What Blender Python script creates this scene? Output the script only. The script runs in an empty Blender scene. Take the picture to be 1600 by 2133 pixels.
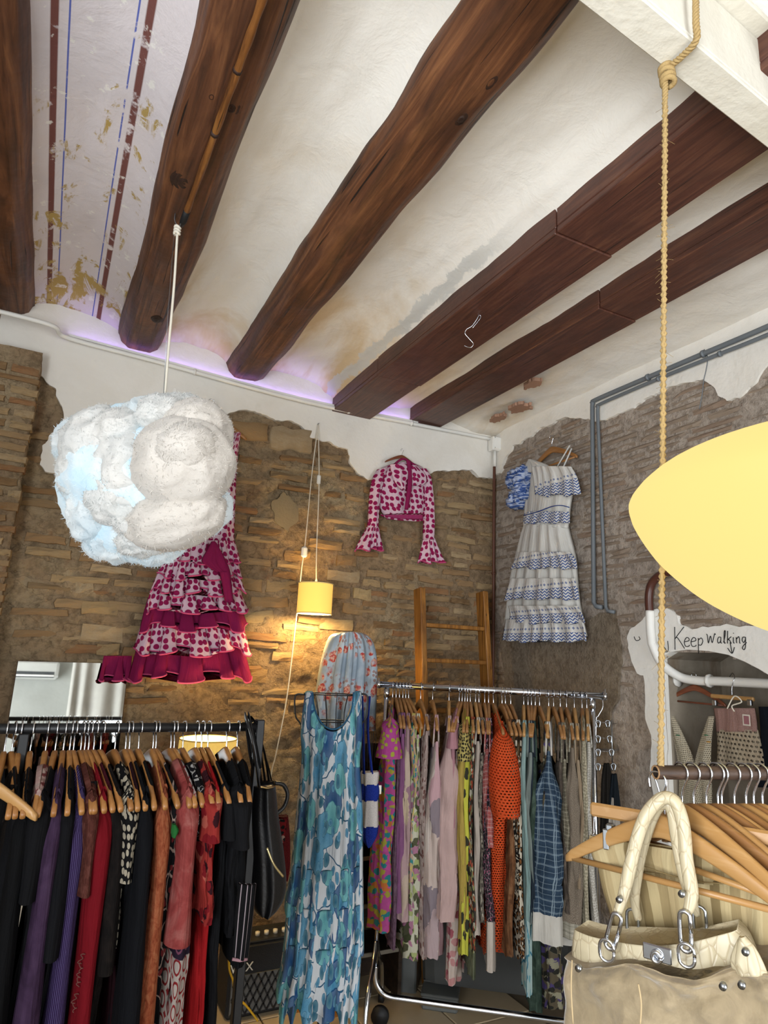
import bpy, math, random
from math import sin, cos, pi, sqrt, radians
from mathutils import Vector, Matrix, noise
from mathutils.geometry import delaunay_2d_cdt, intersect_point_line

random.seed(7)
SC = bpy.context.scene
COL = SC.collection
V = Vector

# ------------------------------------------------------------------ camera
F, CX, CY, H = 1360.0, 800.0, 1066.5, 1.62          # focal length and centre in photo pixels, eye height
_d1 = V((90 - CX, 1335 - CY, F))                    # direction of the ceiling beams (world +Y)
_y2 = 1490.0
_d2 = V(((F * F + (1335 - CY) * (_y2 - CY)) / 710.0, _y2 - CY, F))
AX, AY = _d2.normalized(), _d1.normalized()
AZ = AX.cross(AY)
CAM = V((0, 0, H))
def c2w(v): return V((v.dot(AX), v.dot(AY), v.dot(AZ)))
def ray(x, y): return c2w(V((x - CX, y - CY, F)))
def onX(x, y, c): d = ray(x, y); return CAM + d * (c / d.x)
def onY(x, y, c): d = ray(x, y); return CAM + d * (c / d.y)
def onZ(x, y, c): d = ray(x, y); return CAM + d * ((c - H) / d.z)
def dep(x, y, D): return CAM + ray(x, y) * (D / F)
def onP(x, y, p, n):
    d = ray(x, y); return CAM + d * ((p - CAM).dot(n) / d.dot(n))
def proj(p):
    r = p - CAM
    v = V((AX.x * r.x + AY.x * r.y + AZ.x * r.z, AX.y * r.x + AY.y * r.y + AZ.y * r.z, AX.z * r.x + AY.z * r.y + AZ.z * r.z))
    return (CX + F * v.x / v.z, CY + F * v.y / v.z, v.z)
cd = bpy.data.cameras.new('camera')
cd.sensor_fit = 'HORIZONTAL'; cd.sensor_width = 36; cd.lens = F / 1600 * 36; cd.clip_start = 0.02
cam = bpy.data.objects.new('camera', cd); COL.objects.link(cam)
_r, _u, _b = c2w(V((1, 0, 0))), c2w(V((0, -1, 0))), c2w(V((0, 0, -1)))
cam.matrix_world = Matrix(((_r.x, _u.x, _b.x, 0), (_r.y, _u.y, _b.y, 0), (_r.z, _u.z, _b.z, H), (0, 0, 0, 1)))
SC.camera = cam

# ------------------------------------------------------------------ world, daylight, exposure
YB, XR = 3.6, 2.655                                  # back wall and right wall planes
YF, XL = -2.6, -1.55                                 # street front and left wall
W = bpy.data.worlds.new('sky'); SC.world = W; W.use_nodes = True
bg = W.node_tree.nodes['Background']; bg.inputs[0].default_value = (0.86, 0.93, 1.0, 1); bg.inputs[1].default_value = 1.2
def area(name, loc, rot, sx, sy, power, col):
    l = bpy.data.lights.new(name, 'AREA'); l.shape = 'RECTANGLE'; l.size = sx; l.size_y = sy; l.energy = power; l.color = col
    o = bpy.data.objects.new(name, l); o.location = loc; o.rotation_euler = rot; COL.objects.link(o); return o
def point(name, loc, power, col, r=0.03):
    l = bpy.data.lights.new(name, 'POINT'); l.energy = power; l.color = col; l.shadow_soft_size = r
    o = bpy.data.objects.new(name, l); o.location = loc; COL.objects.link(o); return o
area('door_daylight', (1.55, YF + 0.06, 1.45), (radians(110), 0, 0), 2.0, 2.7, 120, (0.90, 0.95, 1.0))
area('window_daylight', (XL - 0.02, -0.8, 1.5), (radians(122), 0, radians(-90)), 1.8, 2.0, 205, (0.90, 0.95, 1.0))
SC.cycles.use_adaptive_sampling = True; SC.cycles.adaptive_threshold = 0.08
SC.cycles.max_bounces = 4; SC.cycles.diffuse_bounces = 3; SC.cycles.glossy_bounces = 3; SC.cycles.transmission_bounces = 3; SC.cycles.transparent_max_bounces = 6
SC.cycles.caustics_reflective = False; SC.cycles.caustics_refractive = False
vs = SC.view_settings
vs.view_transform = 'Standard'; vs.look = 'None'; vs.gamma = 1.0; vs.exposure = 0.12; vs.use_curve_mapping = False

# ------------------------------------------------------------------ mesh helpers
class MB:
    def __init__(s): s.v, s.f, s.uv = [], [], []
    def add(s, vs_, fs_, uv=None):
        k = len(s.v); s.v += [V(p) for p in vs_]; s.f += [tuple(i + k for i in f) for f in fs_]
        s.uv += uv if uv else [(p[0], p[2]) for p in vs_]
        return s
    def box(s, c, d, m=None):
        x, y, z = d[0] / 2, d[1] / 2, d[2] / 2
        p = [V((a * x, b * y, e * z)) for a in (-1, 1) for b in (-1, 1) for e in (-1, 1)]
        if m is not None: p = [m @ q for q in p]
        return s.add([q + V(c) for q in p], [(0, 1, 3, 2), (4, 6, 7, 5), (0, 4, 5, 1), (2, 3, 7, 6), (0, 2, 6, 4), (1, 5, 7, 3)])
    def bbox(s, c, d, b=0.004, m=None):          # box with chamfered edges
        x, y, z = d[0] / 2, d[1] / 2, d[2] / 2
        b = min(b, x * .8, y * .8, z * .8)
        p = []; idx = {}
        for a in (-1, 1):
            for bb in (-1, 1):
                for e in (-1, 1):
                    for k in range(3):
                        q = [a * x, bb * y, e * z]
                        for j in range(3):
                            if j != k: q[j] -= (a, bb, e)[j] * b
                        idx[(a, bb, e, k)] = len(p); p.append(V(q))
        I = lambda a, b_, e, k: idx[(a, b_, e, k)]
        fs = []
        for sg in (-1, 1):
            fs.append((I(sg, -1, -1, 0), I(sg, 1, -1, 0), I(sg, 1, 1, 0), I(sg, -1, 1, 0)))
            fs.append((I(-1, sg, -1, 1), I(1, sg, -1, 1), I(1, sg, 1, 1), I(-1, sg, 1, 1)))
            fs.append((I(-1, -1, sg, 2), I(1, -1, sg, 2), I(1, 1, sg, 2), I(-1, 1, sg, 2)))
        for a in (-1, 1):
            for b_ in (-1, 1):
                fs.append((I(a, b_, -1, 0), I(a, b_, 1, 0), I(a, b_, 1, 1), I(a, b_, -1, 1)))
                fs.append((I(a, -1, b_, 0), I(a, 1, b_, 0), I(a, 1, b_, 2), I(a, -1, b_, 2)))
                fs.append((I(-1, a, b_, 1), I(1, a, b_, 1), I(1, a, b_, 2), I(-1, a, b_, 2)))
                for e in (-1, 1): fs.append((I(a, b_, e, 0), I(a, b_, e, 1), I(a, b_, e, 2)))
        if m is not None: p = [m @ q for q in p]
        return s.add([q + V(c) for q in p], fs)
    def tube(s, pts, r, n=8, caps=True, flat=1.0, up=None):
        pts = [V(p) for p in pts]; m = len(pts)
        rr = r if isinstance(r, (list, tuple)) else [r] * m
        vs_, fs_, uv = [], [], []
        nrm = None; L = 0
        for i, p in enumerate(pts):
            t = (pts[min(i + 1, m - 1)] - pts[max(i - 1, 0)]).normalized()
            if nrm is None:
                ref = V(up) if up is not None else (V((0, 0, 1)) if abs(t.z) < .9 else V((1, 0, 0)))
                nrm = (ref - t * ref.dot(t)).normalized()
            else:
                nrm = (nrm - t * nrm.dot(t)).normalized()
            bi = t.cross(nrm)
            if i: L += (p - pts[i - 1]).length
            for k in range(n):
                a = 2 * pi * k / n
                vs_.append(p + (nrm * cos(a) * flat + bi * sin(a)) * rr[i]); uv.append((k / n * 2 * pi * rr[i], L))
        for i in range(m - 1):
            for k in range(n):
                a, b = i * n + k, i * n + (k + 1) % n
                fs_.append((a, b, b + n, a + n))
        if caps:
            fs_.append(tuple(range(n - 1, -1, -1))); fs_.append(tuple((m - 1) * n + k for k in range(n)))
        return s.add(vs_, fs_, uv)
    def lathe(s, prof, n, o, close=False):          # prof: (r, z) list, axis z
        o = V(o); m = len(prof); vs_, fs_, uv = [], [], []
        for (r, z) in prof:
            for k in range(n):
                a = 2 * pi * k / n
                vs_.append(o + V((r * cos(a), r * sin(a), z))); uv.append((k / n, z))
        for i in range(m - 1 if not close else m):
            for k in range(n):
                a, b = i * n + k, i * n + (k + 1) % n
                c, d = ((i + 1) % m) * n + (k + 1) % n, ((i + 1) % m) * n + k
                fs_.append((a, b, c, d))
        return s.add(vs_, fs_, uv)
    def grid(s, fn, nu, nv, uvf=None, loop=False):
        vs_, fs_, uv = [], [], []
        for j in range(nv + 1):
            for i in range(nu + (0 if loop else 1)):
                u, v = i / nu, j / nv
                vs_.append(V(fn(u, v))); uv.append(uvf(u, v) if uvf else (u, v))
        w = nu if loop else nu + 1
        for j in range(nv):
            for i in range(nu):
                a, b = j * w + i, j * w + (i + 1) % w
                fs_.append((a, b, b + w, a + w))
        return s.add(vs_, fs_, uv)
    def mesh(s, name, mat, off=V((0, 0, 0)), smooth=True):
        me = bpy.data.meshes.new(name)
        me.from_pydata([tuple(p - off) for p in s.v], [], s.f)
        ul = me.uv_layers.new(name='UVMap')
        li = [0] * len(me.loops); me.loops.foreach_get('vertex_index', li)
        flat = []
        for i in li: flat += s.uv[i]
        ul.data.foreach_set('uv', flat)
        if smooth: me.polygons.foreach_set('use_smooth', [True] * len(me.polygons))
        me.materials.append(mat); me.update()
        return me
def link(name, data, parent=None, loc=(0, 0, 0), rot=(0, 0, 0), scale=(1, 1, 1)):
    o = bpy.data.objects.new(name, data); COL.objects.link(o)
    o.location = loc; o.rotation_euler = rot; o.scale = scale
    if parent: o.parent = parent
    return o
def tag(o, label, cat, group=None):
    o['label'] = label; o['category'] = cat
    if group: o['group'] = group
    return o
def thing(name, label, cat, loc, group=None):
    return tag(link(name, None, None, loc), label, cat, group)
def rootloc(o):
    p = V((0, 0, 0))
    while o: p += o.location; o = o.parent
    return p
def part(root, name, mb, mat, smooth=True, label=None):
    o = link(name, mb.mesh(name, mat, rootloc(root), smooth), root)
    if label: o['label'] = label
    return o
def solo(name, mb, mat, label, cat, loc, group=None, smooth=True):
    return tag(link(name, mb.mesh(name, mat, V(loc), smooth), None, loc), label, cat, group)
def struct(name, mb, mat, smooth=False):
    o = link(name, mb.mesh(name, mat, smooth=smooth)); o['kind'] = 'structure'; return o
def cr(pts, n=8):                                    # Catmull-Rom through points
    pts = [V(p) for p in pts]; out = []
    for i in range(len(pts) - 1):
        a, b, c, d = pts[max(i - 1, 0)], pts[i], pts[i + 1], pts[min(i + 2, len(pts) - 1)]
        for k in range(n):
            t = k / n
            out.append(.5 * ((2 * b) + (c - a) * t + (2 * a - 5 * b + 4 * c - d) * t * t + (3 * b - a - 3 * c + d) * t ** 3))
    out.append(pts[-1]); return out
def lerp(a, b, t): return a + (b - a) * t
def smooth(t): t = max(0., min(1., t)); return t * t * (3 - 2 * t)
def fb(p, sc, oct=4): return noise.fractal(V(p) * sc, 0.7, 2.1, oct)
def inpoly(x, y, poly):
    c = False; j = len(poly) - 1
    for i in range(len(poly)):
        xi, yi = poly[i][:2]; xj, yj = poly[j][:2]
        if (yi > y) != (yj > y) and x < (xj - xi) * (y - yi) / (yj - yi) + xi: c = not c
        j = i
    return c
def torn(poly, amp, it=3, seed=0, closed=True, keep=None):   # roughen an outline
    R = random.Random(seed); P = [V((p[0], p[1])) for p in poly]
    K = list(keep) if keep else [False] * len(P)
    for k in range(it):
        Q, KK = [], []
        for i in range(len(P)):
            a, b = P[i], P[(i + 1) % len(P)]
            Q.append(a); KK.append(K[i])
            if not K[i]:
                d = b - a; n_ = V((-d.y, d.x))
                Q.append((a + b) / 2 + n_ * R.uniform(-amp, amp)); KK.append(False)
        P, K = Q, KK
    return P
def slab(mb, poly, to3, th):                          # extruded flat polygon with any outline
    pts = [V((p[0], p[1])) for p in poly]; n = len(pts)
    r = delaunay_2d_cdt(pts, [(i, (i + 1) % n) for i in range(n)], [], 1, 1e-6)
    vv, ff = r[0], r[2]; k = len(vv)
    mb.add([to3(p.x, p.y, 0) for p in vv], [tuple(f) for f in ff], [(p.x, p.y) for p in vv])
    b = len(mb.v)
    mb.add([to3(p.x, p.y, 0) for p in pts] + [to3(p.x, p.y, th) for p in pts], [(i, (i + 1) % n, n + (i + 1) % n, n + i) for i in range(n)], [(p.x, p.y) for p in pts] * 2)
    return mb

# ------------------------------------------------------------------ material helpers
def lin(c):
    if isinstance(c, str):
        c = [int(c[i:i + 2], 16) for i in (0, 2, 4)]
        c = [x / 255 for x in c]; c = [x / 12.92 if x < .04045 else ((x + .055) / 1.055) ** 2.4 for x in c]
    return (c[0], c[1], c[2], 1)
class NT:
    def __init__(s, name):
        s.m = bpy.data.materials.new(name); s.m.use_nodes = True; s.t = s.m.node_tree; s.n = s.t.nodes
        s.b = s.n['Principled BSDF']; s.out = s.n['Material Output']; s.tc = None
    def L(s, a, b): s.t.links.new(a, b)
    def new(s, k, **kw):
        x = s.n.new(k)
        for a, b in kw.items(): setattr(x, a, b)
        return x
    def co(s, which='Object', sc=(1, 1, 1), loc=(0, 0, 0), rot=(0, 0, 0)):
        if s.tc is None: s.tc = s.new('ShaderNodeTexCoord')
        mp = s.new('ShaderNodeMapping'); s.L(s.tc.outputs[which], mp.inputs[0])
        mp.inputs['Scale'].default_value = sc; mp.inputs['Location'].default_value = loc; mp.inputs['Rotation'].default_value = rot
        return mp.outputs[0]
    def noise(s, vec, sc=5, det=4, rough=.55, dist=0, out=0):
        x = s.new('ShaderNodeTexNoise'); s.L(vec, x.inputs['Vector'])
        x.inputs['Scale'].default_value = sc; x.inputs['Detail'].default_value = det; x.inputs['Roughness'].default_value = rough; x.inputs['Distortion'].default_value = dist
        return x.outputs[out]
    def vor(s, vec, sc=5, rnd=1.0, feat='F1', out='Distance', dim='3D'):
        x = s.new('ShaderNodeTexVoronoi'); x.voronoi_dimensions = dim; x.feature = feat; s.L(vec, x.inputs['Vector'])
        x.inputs['Scale'].default_value = sc; x.inputs['Randomness'].default_value = rnd
        return x.outputs[out]
    def math(s, op, a, b=0.0, c=None):
        x = s.new('ShaderNodeMath', operation=op)
        for i, q in enumerate((a, b) if c is None else (a, b, c)):
            if isinstance(q, (int, float)): x.inputs[i].default_value = q
            else: s.L(q, x.inputs[i])
        return x.outputs[0]
    def ramp(s, fac, stops, const=False):
        x = s.new('ShaderNodeValToRGB'); s.L(fac, x.inputs[0]); e = x.color_ramp.elements
        if const: x.color_ramp.interpolation = 'CONSTANT'
        while len(e) < len(stops): e.new(.5)
        for k, (p, c) in enumerate(stops): e[k].position = p; e[k].color = lin(c)
        return x.outputs[0]
    def step(s, fac, a, b):                          # smooth threshold 0..1 between a and b
        x = s.new('ShaderNodeMapRange'); x.clamp = True; s.L(fac, x.inputs[0])
        x.inputs[1].default_value = a; x.inputs[2].default_value = b
        return x.outputs[0]
    def mix(s, fac, a, b, blend='MIX'):
        x = s.new('ShaderNodeMix', data_type='RGBA'); x.blend_type = blend
        if isinstance(fac, (int, float)): x.inputs[0].default_value = fac
        else: s.L(fac, x.inputs[0])
        for q, i in ((a, 6), (b, 7)):
            if isinstance(q, (str, tuple, list)): x.inputs[i].default_value = lin(q)
            else: s.L(q, x.inputs[i])
        return x.outputs[2]
    def vadd(s, vec, nz, amt):                       # distort coordinates
        a = s.new('ShaderNodeVectorMath', operation='SUBTRACT'); s.L(nz, a.inputs[0]); a.inputs[1].default_value = (.5, .5, .5)
        m = s.new('ShaderNodeVectorMath', operation='SCALE'); s.L(a.outputs[0], m.inputs[0]); m.inputs[3].default_value = amt
        c = s.new('ShaderNodeVectorMath', operation='ADD'); s.L(vec, c.inputs[0]); s.L(m.outputs[0], c.inputs[1])
        return c.outputs[0]
    def sep(s, vec):
        x = s.new('ShaderNodeSeparateXYZ'); s.L(vec, x.inputs[0]); return x.outputs
    def bump(s, h, st=.3, d=.01, prev=None):
        x = s.new('ShaderNodeBump'); s.L(h, x.inputs['Height']); x.inputs['Strength'].default_value = st; x.inputs['Distance'].default_value = d
        if prev is not None: s.L(prev, x.inputs['Normal'])
        return x.outputs[0]
    def fin(s, col, rough=.8, nrm=None, metal=0, spec=.3, emit=None, es=0, alpha=None, sheen=0, trans=None, coat=0):
        b = s.b
        if isinstance(col, (str, tuple, list)): b.inputs['Base Color'].default_value = lin(col)
        else: s.L(col, b.inputs['Base Color'])
        if isinstance(rough, (int, float)): b.inputs['Roughness'].default_value = rough
        else: s.L(rough, b.inputs['Roughness'])
        b.inputs['Metallic'].default_value = metal; b.inputs['Specular IOR Level'].default_value = spec
        if nrm is not None: s.L(nrm, b.inputs['Normal'])
        if emit is not None:
            if isinstance(emit, (str, tuple, list)): b.inputs['Emission Color'].default_value = lin(emit)
            else: s.L(emit, b.inputs['Emission Color'])
            b.inputs['Emission Strength'].default_value = es
        if alpha is not None: s.L(alpha, b.inputs['Alpha'])
        if sheen: b.inputs['Sheen Weight'].default_value = sheen
        if trans is not None: b.inputs['Transmission Weight'].default_value = trans
        if coat: b.inputs['Coat Weight'].default_value = coat
        return s.m
_mc = {}
def plain(col, rough=.6, metal=0, spec=.4, emit=None, es=0, bumpy=0, bs=60, name=None):
    k = (str(col), rough, metal, spec, str(emit), es, bumpy, bs)
    if k in _mc: return _mc[k]
    t = NT(name or 'plain'); nr = None
    c = t.co('Object')
    nz = t.noise(c, bs, 3)
    if bumpy: nr = t.bump(nz, bumpy, .004)
    lc = lin(col)
    cc = t.mix(t.noise(c, 9, 4), (lc[0] * .86, lc[1] * .86, lc[2] * .86), (min(1, lc[0] * 1.1), min(1, lc[1] * 1.1), min(1, lc[2] * 1.1)))
    _mc[k] = t.fin(cc, rough, nr, metal, spec, emit, es); return _mc[k]
def wood(name, dark, mid, light, axis=1, sc=1.0, rough=.55, bump=.25, knots=False, fine=1.0, spec=.35):
    t = NT(name); s_ = [22 * sc, 22 * sc, 22 * sc]; s_[axis] = 1.3 * sc
    c = t.co('Object', s_)
    w = t.noise(c, 1.0, 6, .62, 1.6)
    col = t.ramp(w, [(.3, dark), (.5, mid), (.72, light)])
    big = t.noise(t.co('Object'), 3.5 * sc, 4)
    col = t.mix(t.math('MULTIPLY', t.step(big, .48, .7), .55), col, dark)
    s2 = [70 * sc * fine, 70 * sc * fine, 70 * sc * fine]; s2[axis] = 1.1 * sc
    cr_ = t.noise(t.co('Object', s2), 1.0, 3, .5, .5)
    crack = t.step(cr_, .30, .36)
    col = t.mix(crack, (0.012, 0.006, 0.004), col)
    nr = t.bump(t.math('ADD', t.math('MULTIPLY', w, .5), crack), bump, .006)
    nr = t.bump(big, bump * .8, .03, nr)
    return t.fin(col, rough, nr, spec=spec)
# ------------------------------------------------------------------ structure materials
def m_plaster(name, base='ded9d0', tint='c9c0b0', amt=.5):
    t = NT(name); c = t.co('Object')
    n1 = t.noise(c, 2.2, 5, .6, .4); n2 = t.noise(c, 38, 5, .6); n3 = t.noise(c, 9, 4)
    col = t.mix(t.math('MULTIPLY', t.step(n1, .45, .75), amt), base, tint)
    col = t.mix(t.math('MULTIPLY', t.step(n3, .66, .74), .25 * amt), col, 'a39b8c')
    nr = t.bump(n2, .25, .006); nr = t.bump(n3, .35, .02, nr)
    return t.fin(col, .85, nr, spec=.15)
M_PL = m_plaster('wall_plaster')
def m_mortar(name, c1, c2, c3, red, crack=.0):
    t = NT(name); c = t.co('Object')
    n1 = t.noise(c, 1.7, 5, .6, .6); n2 = t.noise(c, 26, 6, .7); n3 = t.noise(c, 110, 3); n4 = t.noise(c, 5, 5, .65, .8)
    col = t.ramp(n1, [(.3, c1), (.5, c2), (.7, c3)])
    col = t.mix(t.math('MULTIPLY', t.step(n4, .58, .70), .6), col, red)
    col = t.mix(t.math('MULTIPLY', t.step(n2, .55, .38), .45), col, '4a3c2c')
    e = t.vor(t.vadd(t.co('Object', (1, 1, 1.7)), t.noise(c, 9, 3, .6, 0, 1), .16), 7, 1, 'DISTANCE_TO_EDGE')
    ck = t.step(e, .0, .03)
    col = t.mix(t.math('MULTIPLY', t.math('SUBTRACT', 1.0, ck), crack), col, '3a2c1e')
    nr = t.bump(n2, .9, .025); nr = t.bump(n3, .4, .006, nr); nr = t.bump(ck, .5 * crack, .02, nr)
    return t.fin(col, .92, nr, spec=.1)
M_MB = m_mortar('back_wall_mortar', '7a6650', '927b60', 'a89678', '80593e', .35)
M_MR = m_mortar('right_wall_mortar', 'a3968a', 'afa295', 'b8aca0', '9c8878')
def m_brick(name, base, var):
    t = NT(name); c = t.co('Object')
    oi = t.new('ShaderNodeObjectInfo')
    n2 = t.noise(c, 3, 6, .65)
    g = t.co('Generated'); n5 = t.noise(g, 4, 5, .65)
    col = t.ramp(oi.outputs['Random'], var, True)
    col = t.mix(t.math('ADD', .35, t.math('MULTIPLY', t.step(n5, .35, .7), .45)), col, base)
    nr = t.bump(n5, .6, .012); nr = t.bump(t.noise(g, 22, 4), .4, .004, nr)
    return t.fin(col, .92, nr, spec=.1)
M_BRB = m_brick('ochre_brick', '8a7152', [(0, '8d6f50'), (.15, '9b8160'), (.3, '7d5c3e'), (.42, 'a58f6c'), (.55, '66492f'), (.65, 'b09c7c'), (.78, '84573a'), (.88, '7c6a52'), (.95, '8e5c3c')])
M_BRR = m_brick('brown_brick', '978878', [(0, '7d6c5e'), (.2, '877666'), (.4, '756456'), (.6, '8b7a6a'), (.75, '7f6b5c'), (.9, '866c5a')])
M_STONE = m_brick('pale_stone', '8c7454', [(0, 'a5957b'), (.3, '9c8460'), (.5, '8a6c4a'), (.7, 'ac9870'), (.88, '7d5f42')])
M_CEM = plain('85775f', .9, 0, .1, bumpy=.5)

def m_vault(name, stripes=None, stain=.5, peel=0.0, ridge=None):
    t = NT(name); c = t.co('Object'); X, Y_, Z_ = t.sep(c)
    n1 = t.noise(t.co('Object', (1.2, .5, 1.2)), 2.2, 5, .6, .5); n2 = t.noise(c, 30, 5, .6); n3 = t.noise(c, 7, 5, .65, .5)
    col = t.mix(t.math('MULTIPLY', t.step(n1, .5, .78), .5), 'dcd7ce', 'cfc5b4')
    if stain:
        far = t.step(Y_, 1.6, 3.3)
        m_ = t.math('MULTIPLY', t.math('MULTIPLY', far, t.step(n1, .44, .6)), stain)
        col = t.mix(m_, col, 'c4ab82')
    h = n2
    if stripes:
        col = t.mix(.75, col, 'c6bcc0')
        for (x0, w, cc) in stripes:
            d = t.math('ABSOLUTE', t.math('SUBTRACT', X, x0))
            wear = t.step(n3, .62, .56)
            col = t.mix(t.math('MULTIPLY', t.step(d, w, w * .7), wear), col, cc)
    if ridge:
        dx = t.math('ADD', t.math('SUBTRACT', X, ridge), t.math('MULTIPLY', n3, -.12))
        m_ = t.math('MULTIPLY', t.math('MULTIPLY', t.step(dx, -.06, -.055), t.step(dx, -.005, -.015)), t.step(Y_, 1.7, 2.0))
        col = t.mix(m_, col, 'c0beb8')
    if peel:
        far = t.math('ADD', t.math('MULTIPLY', t.step(Y_, 1.5, 3.2), .17), n3)
        pm = t.step(t.noise(t.co('Object', (3, 1, 3)), 3, 6, .7, .8), .5, .56)
        pm = t.math('MULTIPLY', pm, t.step(far, .635, .67))
        col = t.mix(pm, col, 'a98f55'); col = t.mix(t.math('MULTIPLY', t.step(t.noise(c, 13, 5, .7), .60, .64), .8), col, 'dcd8cf')
        h = t.math('SUBTRACT', n2, pm)
    nr = t.bump(h, .25, .006); nr = t.bump(n3, .3, .02, nr)
    return t.fin(col, .85, nr, spec=.15)

# ------------------------------------------------------------------ floor, ceiling, hidden walls
t = NT('floor_grout'); M_GROUT = t.fin(t.mix(t.noise(t.co('Object'), 12, 4), '5e5242', '7a6a54'), .8)
t = NT('floor_tile'); oi = t.new('ShaderNodeObjectInfo')
M_TILE = t.fin(t.mix(t.noise(t.co('Object'), 6, 5), t.mix(oi.outputs['Random'], 'b09c7c', 'a08c6c'), 'bca88a'), .35, t.bump(t.noise(t.co('Object'), 20, 3), .1, .004))
floor = struct('floor', MB().box(((XL + XR + .8) / 2, (YB + YF) / 2, -.05), (XR - XL + 1.6, YB - YF + .6, .09)), M_GROUT)
tile_me = MB().bbox((0, 0, 0), (.392, .392, .012), .003).mesh('tile', M_TILE, smooth=False)
for i in range(-2, 8):
    for j in range(0, 10):
        x, y = i * .4 + .1, j * .4 - .2
        if x > XR - .2 or y > YB - .2 or (abs(x) < 1 and y < .8): continue
        link('tile', tile_me, floor, (x, y, 0.0))
M_WH = m_plaster('white_wall_paint', 'd9d8d2', 'cdcac0', .4)
lw = MB()
for (y0, y1, z0, z1) in ((YF - .2, -1.7, 0, 3.6), (.1, YB + .2, 0, 3.6), (-1.7, .1, 0, .5), (-1.7, .1, 2.7, 3.6)):   # shop window in the left wall, beside the camera
    lw.box((XL - .1, (y0 + y1) / 2, (z0 + z1) / 2), (.2, y1 - y0, z1 - z0))
struct('wall_left', lw, M_WH)
fw = MB(); M_WF = m_plaster('front_wall_paint', '94958f', '8a8880', .4)
DX0, DX1, DZ1 = .55, 2.55, 2.85                      # street door opening behind the camera
WX0, WX1, WZ0, WZ1 = -1.4, -.6, .9, 2.6  # second opening, added in the unseen front wall for fill light
for (x0, x1, z0, z1) in ((XL, WX0, 0, 3.6), (WX1, DX0, 0, 3.6), (DX1, XR + .3, 0, 3.6), (DX0, DX1, DZ1, 3.6), (WX0, WX1, 0, WZ0), (WX0, WX1, WZ1, 3.6)):
    fw.box(((x0 + x1) / 2, YF - .1, (z0 + z1) / 2), (x1 - x0, .2, z1 - z0))
struct('wall_front', fw, M_WF)

# ------------------------------------------------------------------ beams and vaults
M_BEAM = wood('old_beam_wood', '2c1a10', '57341f', '7d5232', 1, 1.0, .5, .6, spec=.4)
M_BOARD = wood('dark_board_wood', '37201a', '4f2d22', '63402e', 1, 1.6, .42, .2, spec=.45)
BZ = [3.235, 3.19, 3.165, 3.09, 3.14]                # undersides at the back wall
def xat(px, py, z): return onZ(px, py, z).x
B1 = (-.62, -.275); B2 = (.135, .365); B3 = (.725, .965); B4 = (1.40, 1.665); B5 = (1.955, 2.175)
BX = [B1, B2, B3, B4, B5]
YN = -.25
def hewn(x0, x1, z0, seed, wob=.008, y0=-2.5, y1=YB + .02, dz=.16):
    R = random.Random(seed); cx, w = (x0 + x1) / 2, (x1 - x0) / 2
    sec = []
    ch = .055
    base = [(-w, dz), (-w, .075), (-w + .02, .03), (-w + ch, .004), (-w * .45, 0), (0, -.004), (w * .45, 0), (w - ch, .004), (w - .02, .03), (w, .075), (w, dz)]
    n = len(base) - 1; ny = 110
    def fn(u, v):
        k = u * n; i = min(int(k), n - 1); a, b = base[i], base[i + 1]; t_ = k - i
        x, z = lerp(a[0], b[0], t_), lerp(a[1], b[1], t_); y = lerp(y0, y1, v)
        s_ = 1 + .05 * fb((seed * 3.1, y, 0), .9, 2)
        ox = wob * 1.6 * fb((seed, y * .8, 5), 1.0, 3); oz = wob * fb((seed + 9, y * .7, 2), 1.0, 2)
        d = .008 * fb((x * 5 + seed, y * 1.2, z * 5), 1.6, 2) + .002 * fb((x * 20, y * 2, z * 20 + seed), 2, 3)
        return (cx + x * s_ + ox + d * (x / w), y, z0 + z + oz * (0 if z > dz - .01 else 1) - d)
    return MB().grid(fn, 40, ny).add([(x0 + .01, y1 - .001, z0), (x1 - .01, y1 - .001, z0), (x1, y1 - .001, z0 + dz), (x0, y1 - .001, z0 + dz)], [(0, 1, 2, 3)])
labs = ['rough dark timber ceiling beam cut off by the left edge',
        'rough dark timber ceiling beam that carries the cloud lamp cord',
        'rough rounded timber ceiling beam in the middle of the ceiling',
        'flat dark boarded ceiling beam with the wire hook hanging from it',
        'flat dark boarded ceiling beam nearest the right-hand brick wall']
def beamroot(i, y=1.5):
    return thing('ceiling_beam', labs[i], 'beam', ((BX[i][0] + BX[i][1]) / 2, y, BZ[i]), 'ceiling beams')
for i in (0, 1, 2):
    r = beamroot(i)
    part(r, 'timber', hewn(BX[i][0], BX[i][1], BZ[i], 11 + i * 7), M_BEAM)
# knots in the timbers
M_KNOT = wood('beam_knot', '1a0e08', '2c1910', '3c2416', 1, 3.0, .6, .4)
beams_ = [o for o in COL.objects if o.name.startswith('ceiling_beam')]
for bi, px, py, rx, ry in ((1, 383, 383, .045, .07), (1, 402, 186, .022, .035), (1, 520, 242, .03, .045), (1, 455, 700, .03, .05), (2, 1062, 192, .03, .07), (2, 985, 262, .02, .035), (2, 655, 588, .022, .04), (2, 755, 485, .02, .03)):
    c = onZ(px, py, BZ[bi] - .004); x0, x1 = BX[bi]
    c.x = max(x0 + .085, min(x1 - .085, c.x)); kb = MB()
    kb.grid(lambda u, v: (c.x + rx * v * cos(2 * pi * u) * (1 + .12 * sin(5 * pi * u)), c.y + ry * v * sin(2 * pi * u), c.z + .010 - .011 * (1 - v * v) + .002 * sin(v * 16)), 20, 8)
    part(beams_[bi], 'knot', kb, M_KNOT)
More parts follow.
